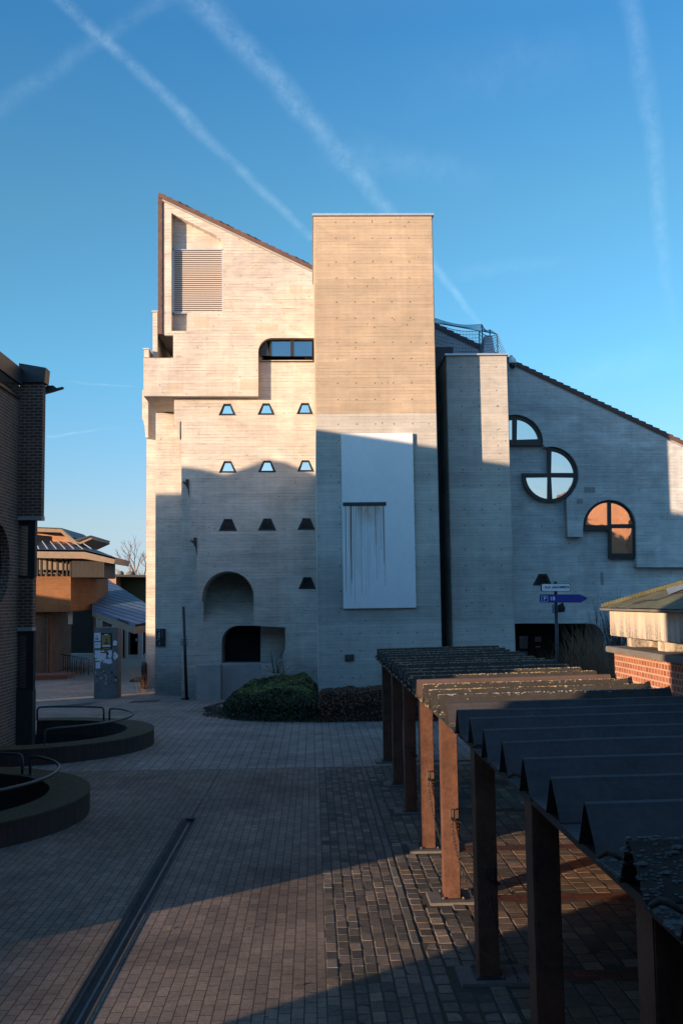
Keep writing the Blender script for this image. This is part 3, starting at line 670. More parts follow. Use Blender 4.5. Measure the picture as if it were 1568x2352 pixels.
# ================================================================ plaque, pole, E sign
pz0, pz1 = W(357.5, 1485, YPI-.05), W(380, 1444, YPI-.05)
PQ = thing('wall_plaque', ((pz0.x+pz1.x)/2, YPI-.03, pz0.z), 'black upright plaque with vertical white lettering on the concrete pier', 'sign')
mb = MB(); mb.box(pz0.x+.02, pz1.x, YPI-.05, YPI-.003, pz0.z, pz1.z); mb.build('board', 'metal_black', PQ)
plain('letter_dim', (.3, .32, .34), .6, bstr=0)
for wd, dz_ in (('La', .04), ('Table', .215), ('L', .6)): text(wd, .155, 'lettering', 'letter_dim', PQ, (pz0.x+.125, YPI-.055, pz0.z+dz_), (0, 0, 1), (-1, 0, 0))
mb = MB(); mb.box(pz1.x-.13, pz1.x-.12, YPI-.056, YPI-.051, pz0.z+.35, pz1.z-.04); mb.build('line', 'letter_dim', PQ)
a = G(429, 1606, -.12); t_ = W(421.5, 1393, a.y)
PO = thing('sign_pole', a, 'tall thin black pole standing before the concrete wall, leaning slightly left', 'pole')
mb = MB(); mb.tube([a+Vector((0, 0, -.05)), t_], [.062, .05], 12); mb.tube([a+Vector((-.22, 0, .02)), a+Vector((.1, 0, .02))], .03, 6); mb.build('post', 'metal_black', PO, smooth=True)
q = W(423, 1476, a.y-.02); mb = MB(); s = .11
for dx, dz, hx, hz in ((0, s, s+.01, .01), (0, -s, s+.01, .01), (-s, 0, .01, s), (s, 0, .01, s)): mb.box(q.x+dx-hx, q.x+dx+hx, q.y+.07, q.y+.1, q.z+dz-hz-.03*0, q.z+dz+hz)
so = mb.build('square_sign', 'metal_black', PO)
text('E', .21, 'letter', 'metal_black', so, (q.x-.085, q.y+.08, q.z), (1, 0, 0), (0, 0, 1))

# street sign post
Ys = 22.; base = W(1279, 1560, Ys)
SP = thing('street_sign_post', (base.x, Ys, 0), 'grey pole with white street name plate and blue arrow behind the shelter roof', 'sign post')
tp = W(1274.5, 1336, Ys)
mb = MB(); mb.tube([(base.x, Ys, -.02), (tp.x, Ys, tp.z)], .038, 12); mb.build('pole', 'metal_dark', SP, smooth=True)
def rrect(x0, x1, y0, y1, r, k=5):
    return arc(x1-r, y0+r, r, 0, 90, k)+arc(x0+r, y0+r, r, 90, 180, k)+arc(x0+r, y1-r, r, 180, 270, k)+arc(x1-r, y1-r, r, 270, 360, k)
mb = MB(); mb.px([rrect(1241, 1309.5, 1340.5, 1358.5, 4)], Ys-.075, Ys-.045); pl = mb.build('street_name_plate', 'metal_dark', SP)
mb = MB(); mb.px([rrect(1243.5, 1308.5, 1341.5, 1357.5, 3.6)], Ys-.083, Ys-.0755); mb.build('plate_face', 'sign_white', pl)
q = W(1276.2, 1349.4, Ys-.084); text('ARCHIMEDE', .072, 'lettering', 'sign_text', pl, (W(1264.4, 1349.2, Ys).x, Ys-.085, W(1264, 1349.2, Ys).z), (1, 0, 0), (0, 0, 1)); text('RUE', .072, 'lettering', 'sign_text', pl, (W(1248, 1349.5, Ys).x, Ys-.085, W(1264, 1349.2, Ys).z), (1, 0, 0), (0, 0, 1))
ap = [(1241, 1365.5), (1330, 1365.3), (1341, 1369.5), (1348.5, 1374.3), (1341, 1379.5), (1332, 1384), (1241, 1384), (1239, 1382), (1239, 1367.5)]
ap2 = [(1241.5, 1366.5), (1330, 1366.3), (1340, 1370.2), (1346.5, 1374.4), (1340, 1379), (1331, 1383), (1241.5, 1383), (1240, 1381.5), (1240, 1368)]
mb = MB(); mb.px([ap], Ys-.075, Ys-.045); pl = mb.build('arrow_plate', 'metal_dark', SP)
mb = MB(); mb.px([ap2], Ys-.082, Ys-.0755); mb.build('plate_face', 'sign_blue', pl)
mb = MB(); mb.px([rrect(1242.5, 1257.5, 1368.2, 1382, 1.5), rrect(1243.3, 1256.7, 1369, 1381.2, 1.2)], Ys-.086, Ys-.0825); mb.build('box_outline', 'sign_white', pl)
q = W(1250.3, 1375.3, Ys-.085); text('P', .115, 'letter', 'sign_white', pl, (q.x, Ys-.086, q.z), (1, 0, 0), (0, 0, 1), align='CENTER')
q = W(1261.5, 1375.2, Ys-.085); text('18', .118, 'number', 'sign_white', pl, (q.x, Ys-.086, q.z), (1, 0, 0), (0, 0, 1))
q0, q1 = W(1264, 1389, Ys-.08), W(1281, 1408, Ys-.08)
mb = MB(); mb.ext([[(0, q1.z), (0, q0.z), (.85, q0.z+.0), (1., (q0.z+q1.z)/2), (.85, q1.z)]], lambda u, z: (q0.x+u*(q1.x-q0.x+.03), Ys-.12+u*.55-.1, z), lambda u, z: (q0.x+u*(q1.x-q0.x+.03), Ys-.09+u*.55-.1, z)); mb.build('angled_plate', 'sign_blue', SP)
q2, q3 = W(1283, 1387, Ys-.02), W(1292, 1405, Ys-.02)
mb = MB(); mb.ext([[(0, q3.z-.02), (0, q2.z-.03), (.7, q2.z+.03), (1., (q2.z+q3.z)/2), (.9, q3.z+.0)]], lambda u, z: (q2.x+u*(q3.x-q2.x), Ys-.1-u*.3+.2, z), lambda u, z: (q2.x+u*(q3.x-q2.x)+.02, Ys-.1-u*.3+.23, z)); mb.build('angled_plate', 'metal_dark', SP)

# ================================================================ SHELTER
S = thing('bicycle_shelter', (2.7, 12, 0), 'long low shelter with brown posts and ridged sheet roof beside the paving', 'shelter')
ZB = 2.1; XL, XR = 1.40, 4.02
def ztilt(x): return (x-XL)*.013
pm = MB(); pm.box(1.45, 1.635, -.125, .125, 0.0, ZB-.03)
pb = MB(); pb.box(1.45, 1.635, -.125, .125, 0, ZB-.03)
first = None
for i, y in enumerate(PY):
    for xo in (0, 2.33):
        mb = MB(); mb.box(1.45+xo, 1.632+xo, y, y+.24, .0, ZB-.06+ztilt(1.5+xo)); mb.build('post', 'steel_brown', S, bevel=.008)
    mb = MB(); mb.box(1.27, 1.9, y-.13, y+.33, -.02, .028); mb.build('footing', 'ledge', S, bevel=.008); mb = MB(); mb.box(1.41, 1.672, y-.045, y+.285, .03, .042); bp = mb.build('base_plate', 'metal_dark', S)
    for bx, by in ((1.428, y-.028), (1.654, y-.028), (1.428, y+.268), (1.654, y+.268)): mb = MB(); mb.tube([(bx, by, .04), (bx, by, .062)], .011, 6); mb.build('bolt', 'ledge', bp)
mb = MB(); mb.box(1.43, 1.60, 1.5, 22.0, ZB-.06, ZB-.012); mb.build('beam', 'metal_dark', S)
mb = MB(); mb.box(3.8, 3.95, 1.5, 22.0, ZB-.04, ZB+.012); mb.build('beam', 'metal_dark', S)
PER = .755; k = 0; peak = 4.52-2*PER
rr = random.Random(11)
ico = bmesh.new(); bmesh.ops.create_icosphere(ico, subdivisions=2, radius=1.); IV = [v.co.copy() for v in ico.verts]; IF = [tuple(v.index for v in f.verts) for f in ico.faces]; ico.free()
ico = bmesh.new(); bmesh.ops.create_icosphere(ico, subdivisions=1, radius=1.); IV1 = [v.co.copy() for v in ico.verts]; IF1 = [tuple(v.index for v in f.verts) for f in ico.faces]; ico.free()
def blob(mb, c, r, flat=.6, big=False):
    V_, F_ = (IV, IF) if big else (IV1, IF1); s = rr.random()*9
    vs = []
    for v in V_:
        n = 1+.35*noise.noise(v*1.6+Vector((s, s, s))); vs.append((c[0]+v.x*r*n, c[1]+v.y*r*n, c[2]+v.z*r*n*flat))
    mb.add(vs, F_)
while peak < 22.0:
    dz = rr.uniform(-.012, .012); zb_ = ZB+dz; hp = .235+rr.uniform(-.015, .01)
    xr_ = XR+rr.uniform(-.03, .03); x0 = XL+rr.uniform(-.015, .015)
    prof = [(peak+.15+.40, 0.), (peak+.15+.38, .0), (peak+.15, 0.), (peak+.11, .06), (peak+.035, hp-.03), (peak+.02, hp-.008), (peak, hp), (peak-.025, hp-.008), (peak-.04, hp-.03), (peak-.17, .05), (peak-.205, 0.0)]
    n = len(prof); nx = 14; th = .016; vs = []; fs = []
    for t_ in (0, 1):
        for i in range(nx+1):
            x = x0+(xr_-x0)*i/nx; wz = .006*noise.noise(Vector((x*1.5, peak*3, 0)))
            for (y, z) in prof: vs.append((x, y+.004*noise.noise(Vector((x*2, peak, 5))), zb_+z+ztilt(x)+wz-(th if t_ else 0)))
    o2_ = (nx+1)*n
    for i in range(nx):
        for j in range(n-1):
            a = i*n+j; fs.append((a, a+1, a+n+1, a+n)); fs.append((a+o2_, a+n+o2_, a+n+1+o2_, a+1+o2_))
    for j in range(n-1):
        fs.append((j, j+o2_, j+1+o2_, j+1)); a = nx*n+j; fs.append((a, a+1, a+1+o2_, a+o2_))
    for i in range(nx): a = i*n; fs.append((a, a+n, a+n+o2_, a+o2_)); a = i*n+n-1; fs.append((a, a+o2_, a+n+o2_, a+n))
    clean = 4.9 < peak < 10.6
    special = abs(peak-13.6) < .37
    if special: clean = True
    mb = MB(); mb.add(vs, fs); sh = mb.build('roof_sheet', 'sheet_clean' if (clean and not special) else ('sheet_bare' if special else 'sheet_worn'), S)
    if clean: sh['label'] = 'smooth bare roof sheet'
    else: sh['label'] = 'roof sheet crusted with lichen'
    mb = MB(); near = peak < 4.9
    cnt = 26 if clean else (1500 if near else 900)
    for q in range(cnt):
        x = x0+(xr_-x0)*(rr.random()**1.15); 
        t_ = rr.gauss(-.002, .012) if not clean else rr.uniform(-.2, .5)
        if near and not clean: t_ = rr.uniform(-.2, .06)
        if not clean and rr.random() < .12: t_ = rr.uniform(-.2, .5); x = x0+rr.random()**2*.5
        y = peak+t_
        if t_ > .15: z = 0
        elif t_ > 0: z = hp*(1-t_/.15)
        elif t_ > -.205: z = hp*(1+t_/.205)
        else: continue
        r_ = rr.uniform(.005, .014)*(1. if rr.random() < .88 else 1.8)*(1.25 if near else 1.)
        if clean: r_ *= .7
        blob(mb, (x, y, zb_+z+ztilt(x)+.001), r_, .4, near)
    mb.build('lichen', 'lichen' if peak > 11.5 else ('lichen_dark' if near else 'lichen_grey'), sh)['kind'] = 'stuff'
    if not clean or rr.random() < .35:              # curled clip ends at the eave
        mb = MB(); y = peak+.38
        mb.tube([(x0-.02, y+.05, zb_+.03), (x0+.02, y+.03, zb_+.06), (x0+.05, y, zb_+.055), (x0+.1, y-.02, zb_+.02)], [.012, .017, .016, .01], 7); mb.build('clip', 'sheet_worn', sh, smooth=True)
    peak += PER
# hooks and chains on the posts
def chain(y, z, ln, sway, lab):
    hk = MB(); x = 1.56
    hk.tube([(x-.03, y-.01, z), (x-.03, y-.04, z+.0), (x-.03, y-.04, z+.09), (x+.0, y-.04, z+.105), (x+.03, y-.04, z+.09), (x+.03, y-.04, z), (x+.0, y-.04, z-.02), (x-.03, y-.04, z)], .008, 6)
    hk.tube([(x-.02, y-.04, z-.01), (x+.085, y-.03, z-.05)], .014, 6); hk.build('lock_hook', 'metal_black', S)
    mb = MB(); p = Vector((x-.02, y-.05, z-.01)); n = int(ln/.045)
    for i in range(n):
        t_ = i/n; q = Vector((x-.02+sway*t_**1.7, y-.05-.05*t_, max(.02, z-.02-(z+.02)*min(1, t_*1.1)))); d = q-p
        if i == 0: p = q; continue
        d = q-p; d.normalize(); a = Vector((0, 1, 0)) if i % 2 else Vector((1, 0, 0)); a = (a-d*a.dot(d)).normalized(); c = (p+q)/2; hl = (q-p).length*.5+.008
        pts = [c+d*math.cos(w)*hl+a*math.sin(w)*.012 for w in [2*math.pi*j/10 for j in range(10)]]
        mb.tube(pts, .0042, 5, close=True); p = q
    tag(mb.build('chain', 'metal_dark'), lab, 'chain', 'chains hanging on the shelter posts')
chain(PY[4], .93, 1.25, .3, 'dark chain on the sunlit orange post, trailing down to its foot')
chain(PY[3], .97, 1.2, .25, 'dark chain on the half-lit post behind the sunlit one')
chain(PY[5], .9, 1.2, .33, 'dark chain on the shaded post just in front of the sunlit one')
chain(PY[2], .95, 1.1, .2, 'dark chain on the third post from the far end')

# ================================================================ SMALL RIGHT BUILDING
XW, YE = 4.4, 14.6
D = thing('brick_kiosk', (6.5, 11.5, 0), 'small red brick building with green metal roof beside the shelter', 'building')
zl, zf0, zf1 = 2.6, 2.84, 3.21
mb = MB(); mb.box(XW, 9, 7.5, YE, -.05, zl); mb.build('brick_wall', 'brick_red', D)
mb = MB(); mb.box(XW-.1, 9.1, 7.4, YE+.1, zl+.002, zl+.085); mb.build('ledge', 'ledge', D, bevel=.01)
mb = MB(); mb.box(XW-.04, 9.04, 7.46, YE+.04, zf0, zf1); mb.build('fascia', 'concrete_stained', D, bevel=.01)
for y in (14.2, 12.9, 11.4, 9.9):
    mb = MB(); mb.box(XW+.16, XW+.46, y, y+.3, zl+.087, zf0-.002); mb.build('pillar', 'concrete_stained', D, bevel=.008)
mb = MB(); mb.box(XW+.47, XW+.5, 7.6, YE-.2, zl+.087, zf0-.002); mb.box(XW+.5, 8.9, YE-.3, YE-.26, zl+.087, zf0-.002)
wi = mb.build('window', 'glass_dark', D)
mb = MB()
mb.box(XW+.42, XW+.469, 7.6, YE-.2, zl+.087, zl+.115)
for y in (14.1, 13.3, 12.8, 12.0): mb.box(XW+.42, XW+.469, y, y+.04, zl+.115, zf0-.002)
mb.build('frame', 'fascia_tan', wi)
# hip roof
def hip(x, y):
    d = min(x-(XW-.13), YE+.13-y, 9.13-x, y-7.37); return zf1+.04+.36*max(0, d)
mb = MB(); nx = 24; ny = 36; vs = []; fs = []
for i in range(nx+1):
    for j in range(ny+1):
        x = XW-.13+(4.86)*i/nx; y = 7.37+(YE+.13-7.37)*j/ny; vs.append((x, y, hip(x, y)+.012*noise.noise(Vector((x*3, y*3, 0)))))
for i in range(nx):
    for j in range(ny): a = i*(ny+1)+j; fs.append((a, a+ny+1, a+ny+2, a+1))
mb.add(vs, fs); rf = mb.build('roof', 'copper_green', D, smooth=False)
mb = MB(); mb.box(XW-.15, 9.15, 7.35, YE+.15, zf1+.002, zf1+.03); mb.build('eave', 'ledge', D)
mb = MB()
for y0, y1 in ((13.1, 13.9), (11.9, 12.9)): 
    a = [(XW+.25+(YE-y1)*.0+.3, y1), (XW+.3, y0), (XW+1.1, y0), (XW+1.1, y1-.1)]
    vs = [(x, y, hip(x, y)+.02) for x, y in a]; mb.add(vs, [(0, 1, 2, 3)])
mb.build('skylight', 'skylight', rf)
mb = MB(); pts = [(XW-.02, 13.6), (XW+.1, 13.4), (XW+.12, 13.1), (XW+.35, 12.9), (XW+.5, 12.4)]; mb.tube([(x, y, hip(x, y)+.02) for x, y in pts], .008, 5); mb.tube([(XW-.05, 14.62, zf1+.05), (XW+.35, 14.3, hip(XW+.35, 14.3)+.05), (XW+1.3, 13.4, hip(XW+1.3, 13.4)+.05)], .03, 7); mb.build('cable', 'metal_black', rf)
mb = MB()
for i in range(60): t_ = i/60; x = XW-.05+t_*2.; y = YE+.05-t_*2.; mb.box(x-.1, x+.1, y-.012, y+.012, hip(x, y)-.02, hip(x, y)+.03)
mb.build('hip_cap', 'copper_green', rf)

# ================================================================ LEFT BRICK BUILDING
XB = -7.13
L = thing('brick_house', (-9, 20, 0), 'tall dark brick building at the left edge with narrow black framed windows', 'building')
cy, cz, r_ = 22.8, 4.35, .92
ring = [(cy+r_*math.cos(2*math.pi*i/40), cz+r_*math.sin(2*math.pi*i/40)) for i in range(40)]
mb = MB(); mb.yz([[(7.4, -.3), (24.5, -.3), (24.5, 8.75), (7.4, 8.75)], ring, [(21.9, .6), (22.55, .6), (22.55, 2.75), (21.9, 2.75)]], XB, XB-.4)
mb.box(-27.8, XB-.42, 7.4, 24.5, -.3, 8.75); mb.build('wall', 'brick_dark', L)
mb = MB(); mb.yz([[(cy+1.0*math.cos(2*math.pi*i/40), cz+1.0*math.sin(2*math.pi*i/40)) for i in range(40)]], XB-.2, XB-.22); mb.build('round_window', 'glass_dark', L)
mb = MB(); mb.box(XB-.25, XB-.22, 21.8, 22.6, .5, 2.8); mb.build('window', 'glass_dark', L)
mb = MB(); mb.box(XB-.1, XB+.03, 21.75, 22.65, 2.76, 2.92); mb.build('lintel', 'concrete_smooth', L)
xe_ = W(103, 1000, 24.5).x; z0_, z1_ = W(80, 1196, 24.5).z, W(80, 884, 24.5).z
mb = MB(); mb.box(XB+.002, xe_, 24.3, 24.55, z0_+.1, z1_); mb.build('upper_return', 'brick_dark', L)
mb = MB(); mb.box(XB+.002, xe_+.015, 24.27, 24.56, z0_, z0_+.098); mb.build('sill', 'concrete_smooth', L)
xn = W(80, 1300, 24.5).x; zz = lambda y: W(65, y, 24.5).z
mb = MB(); mb.box(XB+.002, xn-.01, 24.42, 24.7, zz(1440), zz(1328)); mb.build('narrow_wall', 'brick_dark', L)
mb = MB(); mb.box(XB+.002, xn, 24.36, 24.7, zz(1449), zz(1440.5)); mb.build('lintel', 'concrete_smooth', L)
def bay(za, zb_, name):
    mb = MB(); mb.box(XB+.002, xn-.02, 24.47, 24.5, za+.05, zb_-.05); g_ = mb.build(name, 'glass_mirror' if za > 2 else 'glass_dark', L)
    mb = MB(); mb.box(xn-.14, xn+.03, 24.4, 24.6, za, zb_); mb.box(XB+.002, xn-.14, 24.41, 24.6, za, za+.06); mb.box(XB+.002, xn-.14, 24.41, 24.6, zb_-.12, zb_)
    mb.build('frame', 'metal_black', g_)
bay(zz(1328)+.003, z0_-.003, 'corner_window'); bay(zz(1585), zz(1449)-.003, 'glazed_door')
mb = MB(); mb.box(XB+.002, xn+.02, 24.4, 24.7, -.2, zz(1585)-.003); mb.build('door_panel', 'metal_dark', L)
mb = MB(); zt1 = W(110, 851, 24.5).z
mb.xz([[(XB-.0, z1_+.002), (xe_+.06, z1_+.002), (xe_+.09, zt1), (XB-.0, zt1+.12)]], 24.2, 24.6); mb.box(-9.0, XB+.06, 7.35, 24.19, 8.4, 8.48); mb.box(-9., XB+.1, 7.3, 24.19, 8.752, 9.15)
mb.build('fascia', 'metal_dark', L)
glass('metal_shiny', (.5, .42, .36), .5, (.1, .07, .05))
mb = MB(); mb.box(XB+.04, XB+.062, 21.5, 24.0, 8.5, 8.74); mb.build('metal_trim', 'metal_shiny', L)
mb = MB(); prof = [(-27.8, 8.76), (XB-.2, 8.76), (XB-.2, 9.12), (-10.5, 10.3), (-16.5, 10.6), (-18.3, 11.35), (-20, 10.75), (-21.3, 11.1), (-27.8, 10.95)]
mb.xz([prof], 24.0, 24.5); prof2 = [(-27.8, 8.76), (XB-.2, 8.76), (XB-.2, 9.12), (-10.5, 10.3), (-27.8, 10.5)]; mb.xz([prof2], 7.4, 23.99); mb.build('roof', 'roof_tile_dark', L)
a, b_ = W(105, 893, 24.7), W(146, 888, 24.7)
mb = MB(); th_ = .02; pp = [W(104, 905, 24.7), W(104, 891, 24.7), W(112, 887.5, 24.7), W(125, 887, 24.7), W(133, 893, 24.7), W(147, 890, 24.7), W(146, 893, 24.7), W(120, 901, 24.7)]
mb.xz([[(p.x, p.z) for p in pp]], 24.6, 24.75); mb.build('gutter_end', 'metal_dark', L)

# lightwells with rails
def well(cx, cy, lab):
    t = thing('light_well', (cx, cy, 0), lab, 'light well')
    a0, a1 = -100, 100; n = 44
    def arcp(r, a, b, k): return [(cx+r*math.cos(R(a+(b-a)*i/k)), cy+r*math.sin(R(a+(b-a)*i/k))) for i in range(k+1)]
    bricks('brick_ring', (.04, .028, .025), (.06, .036, .03), (.05, .04, .035), w=.07, h=.4, ms=.006) if 'brick_ring' not in MATS else None
    mb = MB(); mb.xy([arcp(RO, a0, a1, n)+arcp(RI, a1, a0, n)], -.02, .335); mb.build('ring_wall', 'brick_ring', t)
    mb = MB(); o = arcp(RO+.01, a0, a1, n)+arcp(RI-.01, a1, a0, n); mb.xy([o], .337, .362); mb.build('coping', 'moss', t)
    mb = MB(); vs = []; fs = []; c_ = circ(cx, cy, RI, 48)
    vs = [(x, y, z) for z in (.0, -2.6) for x, y in c_]; fs = [(i, i+48, (i+1) % 48+48, (i+1) % 48) for i in range(48)]+[tuple(range(48, 96))]
    mb.add(vs, fs); mb.build('shaft_lining', 'interior_dark', t)
    for b0, b1 in ((-66, 51), (56, 100)):
        rail = [(cx+2.5*math.cos(R(b0+(b1-b0)*i/20)), cy+2.5*math.sin(R(b0+(b1-b0)*i/20)), .7) for i in range(21)]
        s_, e_ = rail[0], rail[-1]
        def nearp(p, q): v = Vector(q)-Vector(p); v.normalize(); return v
        v0, v1 = nearp(s_, rail[1]), nearp(e_, rail[-2])
        pts = [(s_[0], s_[1], .36), (s_[0], s_[1], .62), tuple(Vector(s_)+v0*.03+Vector((0, 0, -.02)))]+rail[1:-1]+[tuple(Vector(e_)+v1*.03+Vector((0, 0, -.02))), (e_[0], e_[1], .62), (e_[0], e_[1], .36)]
        mb = MB(); mb.tube(pts, .026, 10); rl = mb.build('rail', 'rail_metal', t, smooth=True)
        mb = MB(); mb.box(s_[0]-.06, s_[0]+.06, s_[1]-.06, s_[1]+.06, .363, .375); mb.build('foot_plate', 'rail_metal', rl); mb = MB(); mb.box(e_[0]-.06, e_[0]+.06, e_[1]-.06, e_[1]+.06, .363, .375); mb.build('foot_plate', 'rail_metal', rl)
    return t
well(*WELLS[0], 'nearer round light well with curved rail, cut by the left edge')
well(*WELLS[1], 'farther round light well with curved rail, at the brick building')

# ================================================================ HEDGES
YOUNG = [(.2, .19, .05), (.13, .15, .04), (.26, .23, .06), (.09, .12, .035), (.07, .10, .03)]
def leaves(mb, pts, size, cols, rng_, young=None):
    for p in pts:
        a = Vector((rng_.gauss(0, 1), rng_.gauss(0, 1), rng_.gauss(0, .8))).normalized(); u = a.orthogonal().normalized(); v = a.cross(u); s = size*rng_.uniform(.6, 1.3)
        th = rng_.random()*6.28; u, v = u*math.cos(th)+v*math.sin(th), v*math.cos(th)-u*math.sin(th); p = Vector(p)
        mb.add([p-u*s, p-v*s*.45, p+u*s, p+v*s*.45], [(0, 1, 2, 3)], rng_.choice(YOUNG if young and p.z > young and noise.noise(Vector((p.x*1.5, p.y*1.5, 3))) > -.15 else cols))
rg = random.Random(5)
def hedge(name, poly, ztop, n, size, cols, lab, cat='hedge', core='soil', slope=None):
    xs = [p[0] for p in poly]; ys = [p[1] for p in poly]
    def inside(x, y):
        c = False
        for i in range(len(poly)):
            (x1, y1), (x2, y2) = poly[i], poly[i-1]
            if (y1 > y) != (y2 > y) and x < (x2-x1)*(y-y1)/(y2-y1)+x1: c = not c
        return c
    def edge(x, y):
        d = 1e9
        for i in range(len(poly)):
            a = Vector(poly[i-1]); b = Vector(poly[i]); p = Vector((x, y)); t_ = max(0, min(1, (p-a).dot(b-a)/(b-a).length_squared)); d = min(d, (a+(b-a)*t_-p).length)
        return d
    def top(x, y):
        e = edge(x, y); h = ztop(x, y) if callable(ztop) else ztop
        h += (.12 if name == 'green_hedge' else .05)*noise.noise(Vector((x*1.3, y*1.3, 1)))+.11*noise.noise(Vector((x*3.4, y*3.4, 2)))
        rd = .45 if name == 'green_hedge' else .12
        return h*min(1, .5+(e/rd)**.5*.5) if e < rd else h
    t = thing(name, (sum(xs)/len(xs), sum(ys)/len(ys), 0), lab, cat)
    pts = []
    while len(pts) < n:
        x = rg.uniform(min(xs), max(xs)); y = rg.uniform(min(ys), max(ys))
        if not inside(x, y): continue
        h = top(x, y); e = edge(x, y)
        if rg.random() < .55: z = h-abs(rg.gauss(0, .04))+.02
        elif e < .25: z = rg.uniform(.0, h)
        else: continue
        pts.append((x, y, z+gz(x, y)))
    mb = MB(); leaves(mb, pts, size, cols, rg, max(.72, 0) if name == 'green_hedge' else None); mb.build('foliage', 'leaf', t)
    cx = sum(xs)/len(xs); cy_ = sum(ys)/len(ys); mb = MB(); st = .25; 
    x = min(xs)
    while x < max(xs):
        y = min(ys)
        while y < max(ys):
            if inside(x+st/2, y+st/2) and edge(x+st/2, y+st/2) > .2: mb.box(x, x+st-.003, y, y+st-.003, -.3, top(x+st/2, y+st/2)-.12)
            y += st
        x += st
    mb.build('core', core, t)
gl = [(.045, .065, .022), (.035, .05, .018), (.08, .085, .028), (.025, .04, .015), (.1, .09, .035), (.05, .045, .022)]
hedge('green_hedge', [(-2.7, 30.0), (-2.3, 29.3), (-1.5, 28.85), (0.12, 28.4), (0.12, 34.2), (-1.4, 34.2), (-2.45, 32.3)], lambda x, y: .66+.16*min(1, (x+2.7)/1.4)+.04*(y-29), 42000, .038, gl, 'clipped green hedge in front of the planter wall')
br_ = [(.16, .07, .04), (.2, .08, .045), (.1, .055, .035), (.24, .1, .05), (.07, .045, .033)]
hedge('brown_hedge', [(.12, 28.3), (4.3, 28.6), (4.3, 29.8), (.12, 29.8)], .84, 26000, .036, br_, 'low hedge of dry brown leaves at the foot of the tower')
mb = MB(); c_ = [G(476, 1632), G(505, 1612), G(530, 1600), (G(530, 1560).x, 33.5), (4.4, 33.5), (4.4, 28.3), G(1050, 1657), G(735, 1657), G(600, 1652), G(520, 1642)]
mb.sheet([[(p[0], p[1]) for p in c_]], lambda x, y: gz(x, y)+.02); struct(mb.build('hedge_bed', 'soil'))
mb = MB(); pts = []
for i in range(12000):
    x = rg.uniform(-3.35, 4.3) if i % 4 == 0 else rg.uniform(-3.35, -.5); y = rg.uniform(28.2, 32.)
    if x < 0 and y < 28.3-.3*x+max(0, -x-2)*.75: continue
    if x < -2.9 and y > 31.6+(x+2.9)*1.5: continue
    pts.append((x, y, .03+rg.random()**2*.2))
leaves(mb, pts, .028, [(.03, .045, .015), (.045, .05, .02), (.05, .03, .02)], rg); o = mb.build('ground_cover', 'leaf'); o['kind'] = 'stuff'

for i in range(26):
    x, y = rg.uniform(-4.5, 1.), rg.uniform(7.5, 19); mb = MB(); w_ = rg.uniform(.015, .035); th = rg.random()*6.28; u = Vector((math.cos(th), math.sin(th), .15)); v = Vector((-u.y, u.x, 0)); c_ = Vector((x, y, .012))
    mb.add([c_-u*w_, c_-v*w_*.5, c_+u*w_, c_+v*w_*.5], [(0, 1, 2, 3)]); mb.build('fallen_leaf', rg.choice(['paper_dark', 'paper_yellow', 'twig'])); tag(bpy.context.scene.objects[-1] if False else C.objects[-1], 'tiny dry leaf lying on the open paving', 'leaf', 'dry leaves scattered over the paving')
# bare shrubs
def shrub(name, base, n, ln, r, spread, lean, m, lab, curl=.5, seed=1, cat='shrub', grp=None):
    q = random.Random(seed); mb = MB()
    for i in range(n):
        az = q.uniform(0, 6.283); tl = abs(q.gauss(0, spread)); d = Vector((math.cos(az)*math.sin(tl), math.sin(az)*math.sin(tl), math.cos(tl)))+Vector(lean); d.normalize()
        L_ = ln*q.uniform(.55, 1.05); p = Vector(base)+Vector((q.gauss(0, .1), q.gauss(0, .1), 0)); pts = [p]; dd = d.copy(); out = Vector((d.x, d.y, 0))
        for k_ in range(6): dd = (dd+Vector((0, 0, curl/6))+Vector((q.gauss(0, .05), q.gauss(0, .05), q.gauss(0, .04)))).normalized(); p = p+dd*L_/6; pts.append(p)
        mb.tube(pts, [r*(1-.8*j/6) for j in range(7)], 4, False)
        for s_ in range(3):
            j = q.randint(2, 5); d2 = (dd+Vector((q.gauss(0, .35), q.gauss(0, .35), q.gauss(0, .25)))).normalized(); mb.tube([pts[j], pts[j]+d2*L_*.14, pts[j]+d2*L_*.27+Vector((0, 0, .03))], [r*.5, r*.4, r*.15], 3, False)
    o = mb.build(name, m); return tag(o, lab, cat, grp)
q = W(1392, 1560, 21.8)
shrub('bare_shrub', (q.x+.1, 22., .35), 420, 2.35, .008, .62, (-.42, -.1, .1), 'twig', 'big round leafless shrub with arching brown twigs beside the small brick building', .75, 3)
q = W(1425, 1540, 27.5)
shrub('bare_bush', (q.x, 27.5, 0), 150, 3.2, .012, .28, (-.05, 0, .2), 'twig_dark', 'dark leafless bush of straight stems behind the small brick building', .4, 4)
q = W(640, 1545, 35.2)
shrub('bare_sapling', (q.x, 35.3, .9), 26, .75, .008, .6, (0, 0, .1), 'twig_dark', 'thin leafless sapling above the green hedge', .3, 5)
q = W(332, 1560, 40.5)
shrub('bare_plant', (q.x, 40.5, -.15), 16, .8, .006, .5, (0, 0, .1), 'twig', 'tiny leafless plant in the bed by the concrete corner', .3, 6)

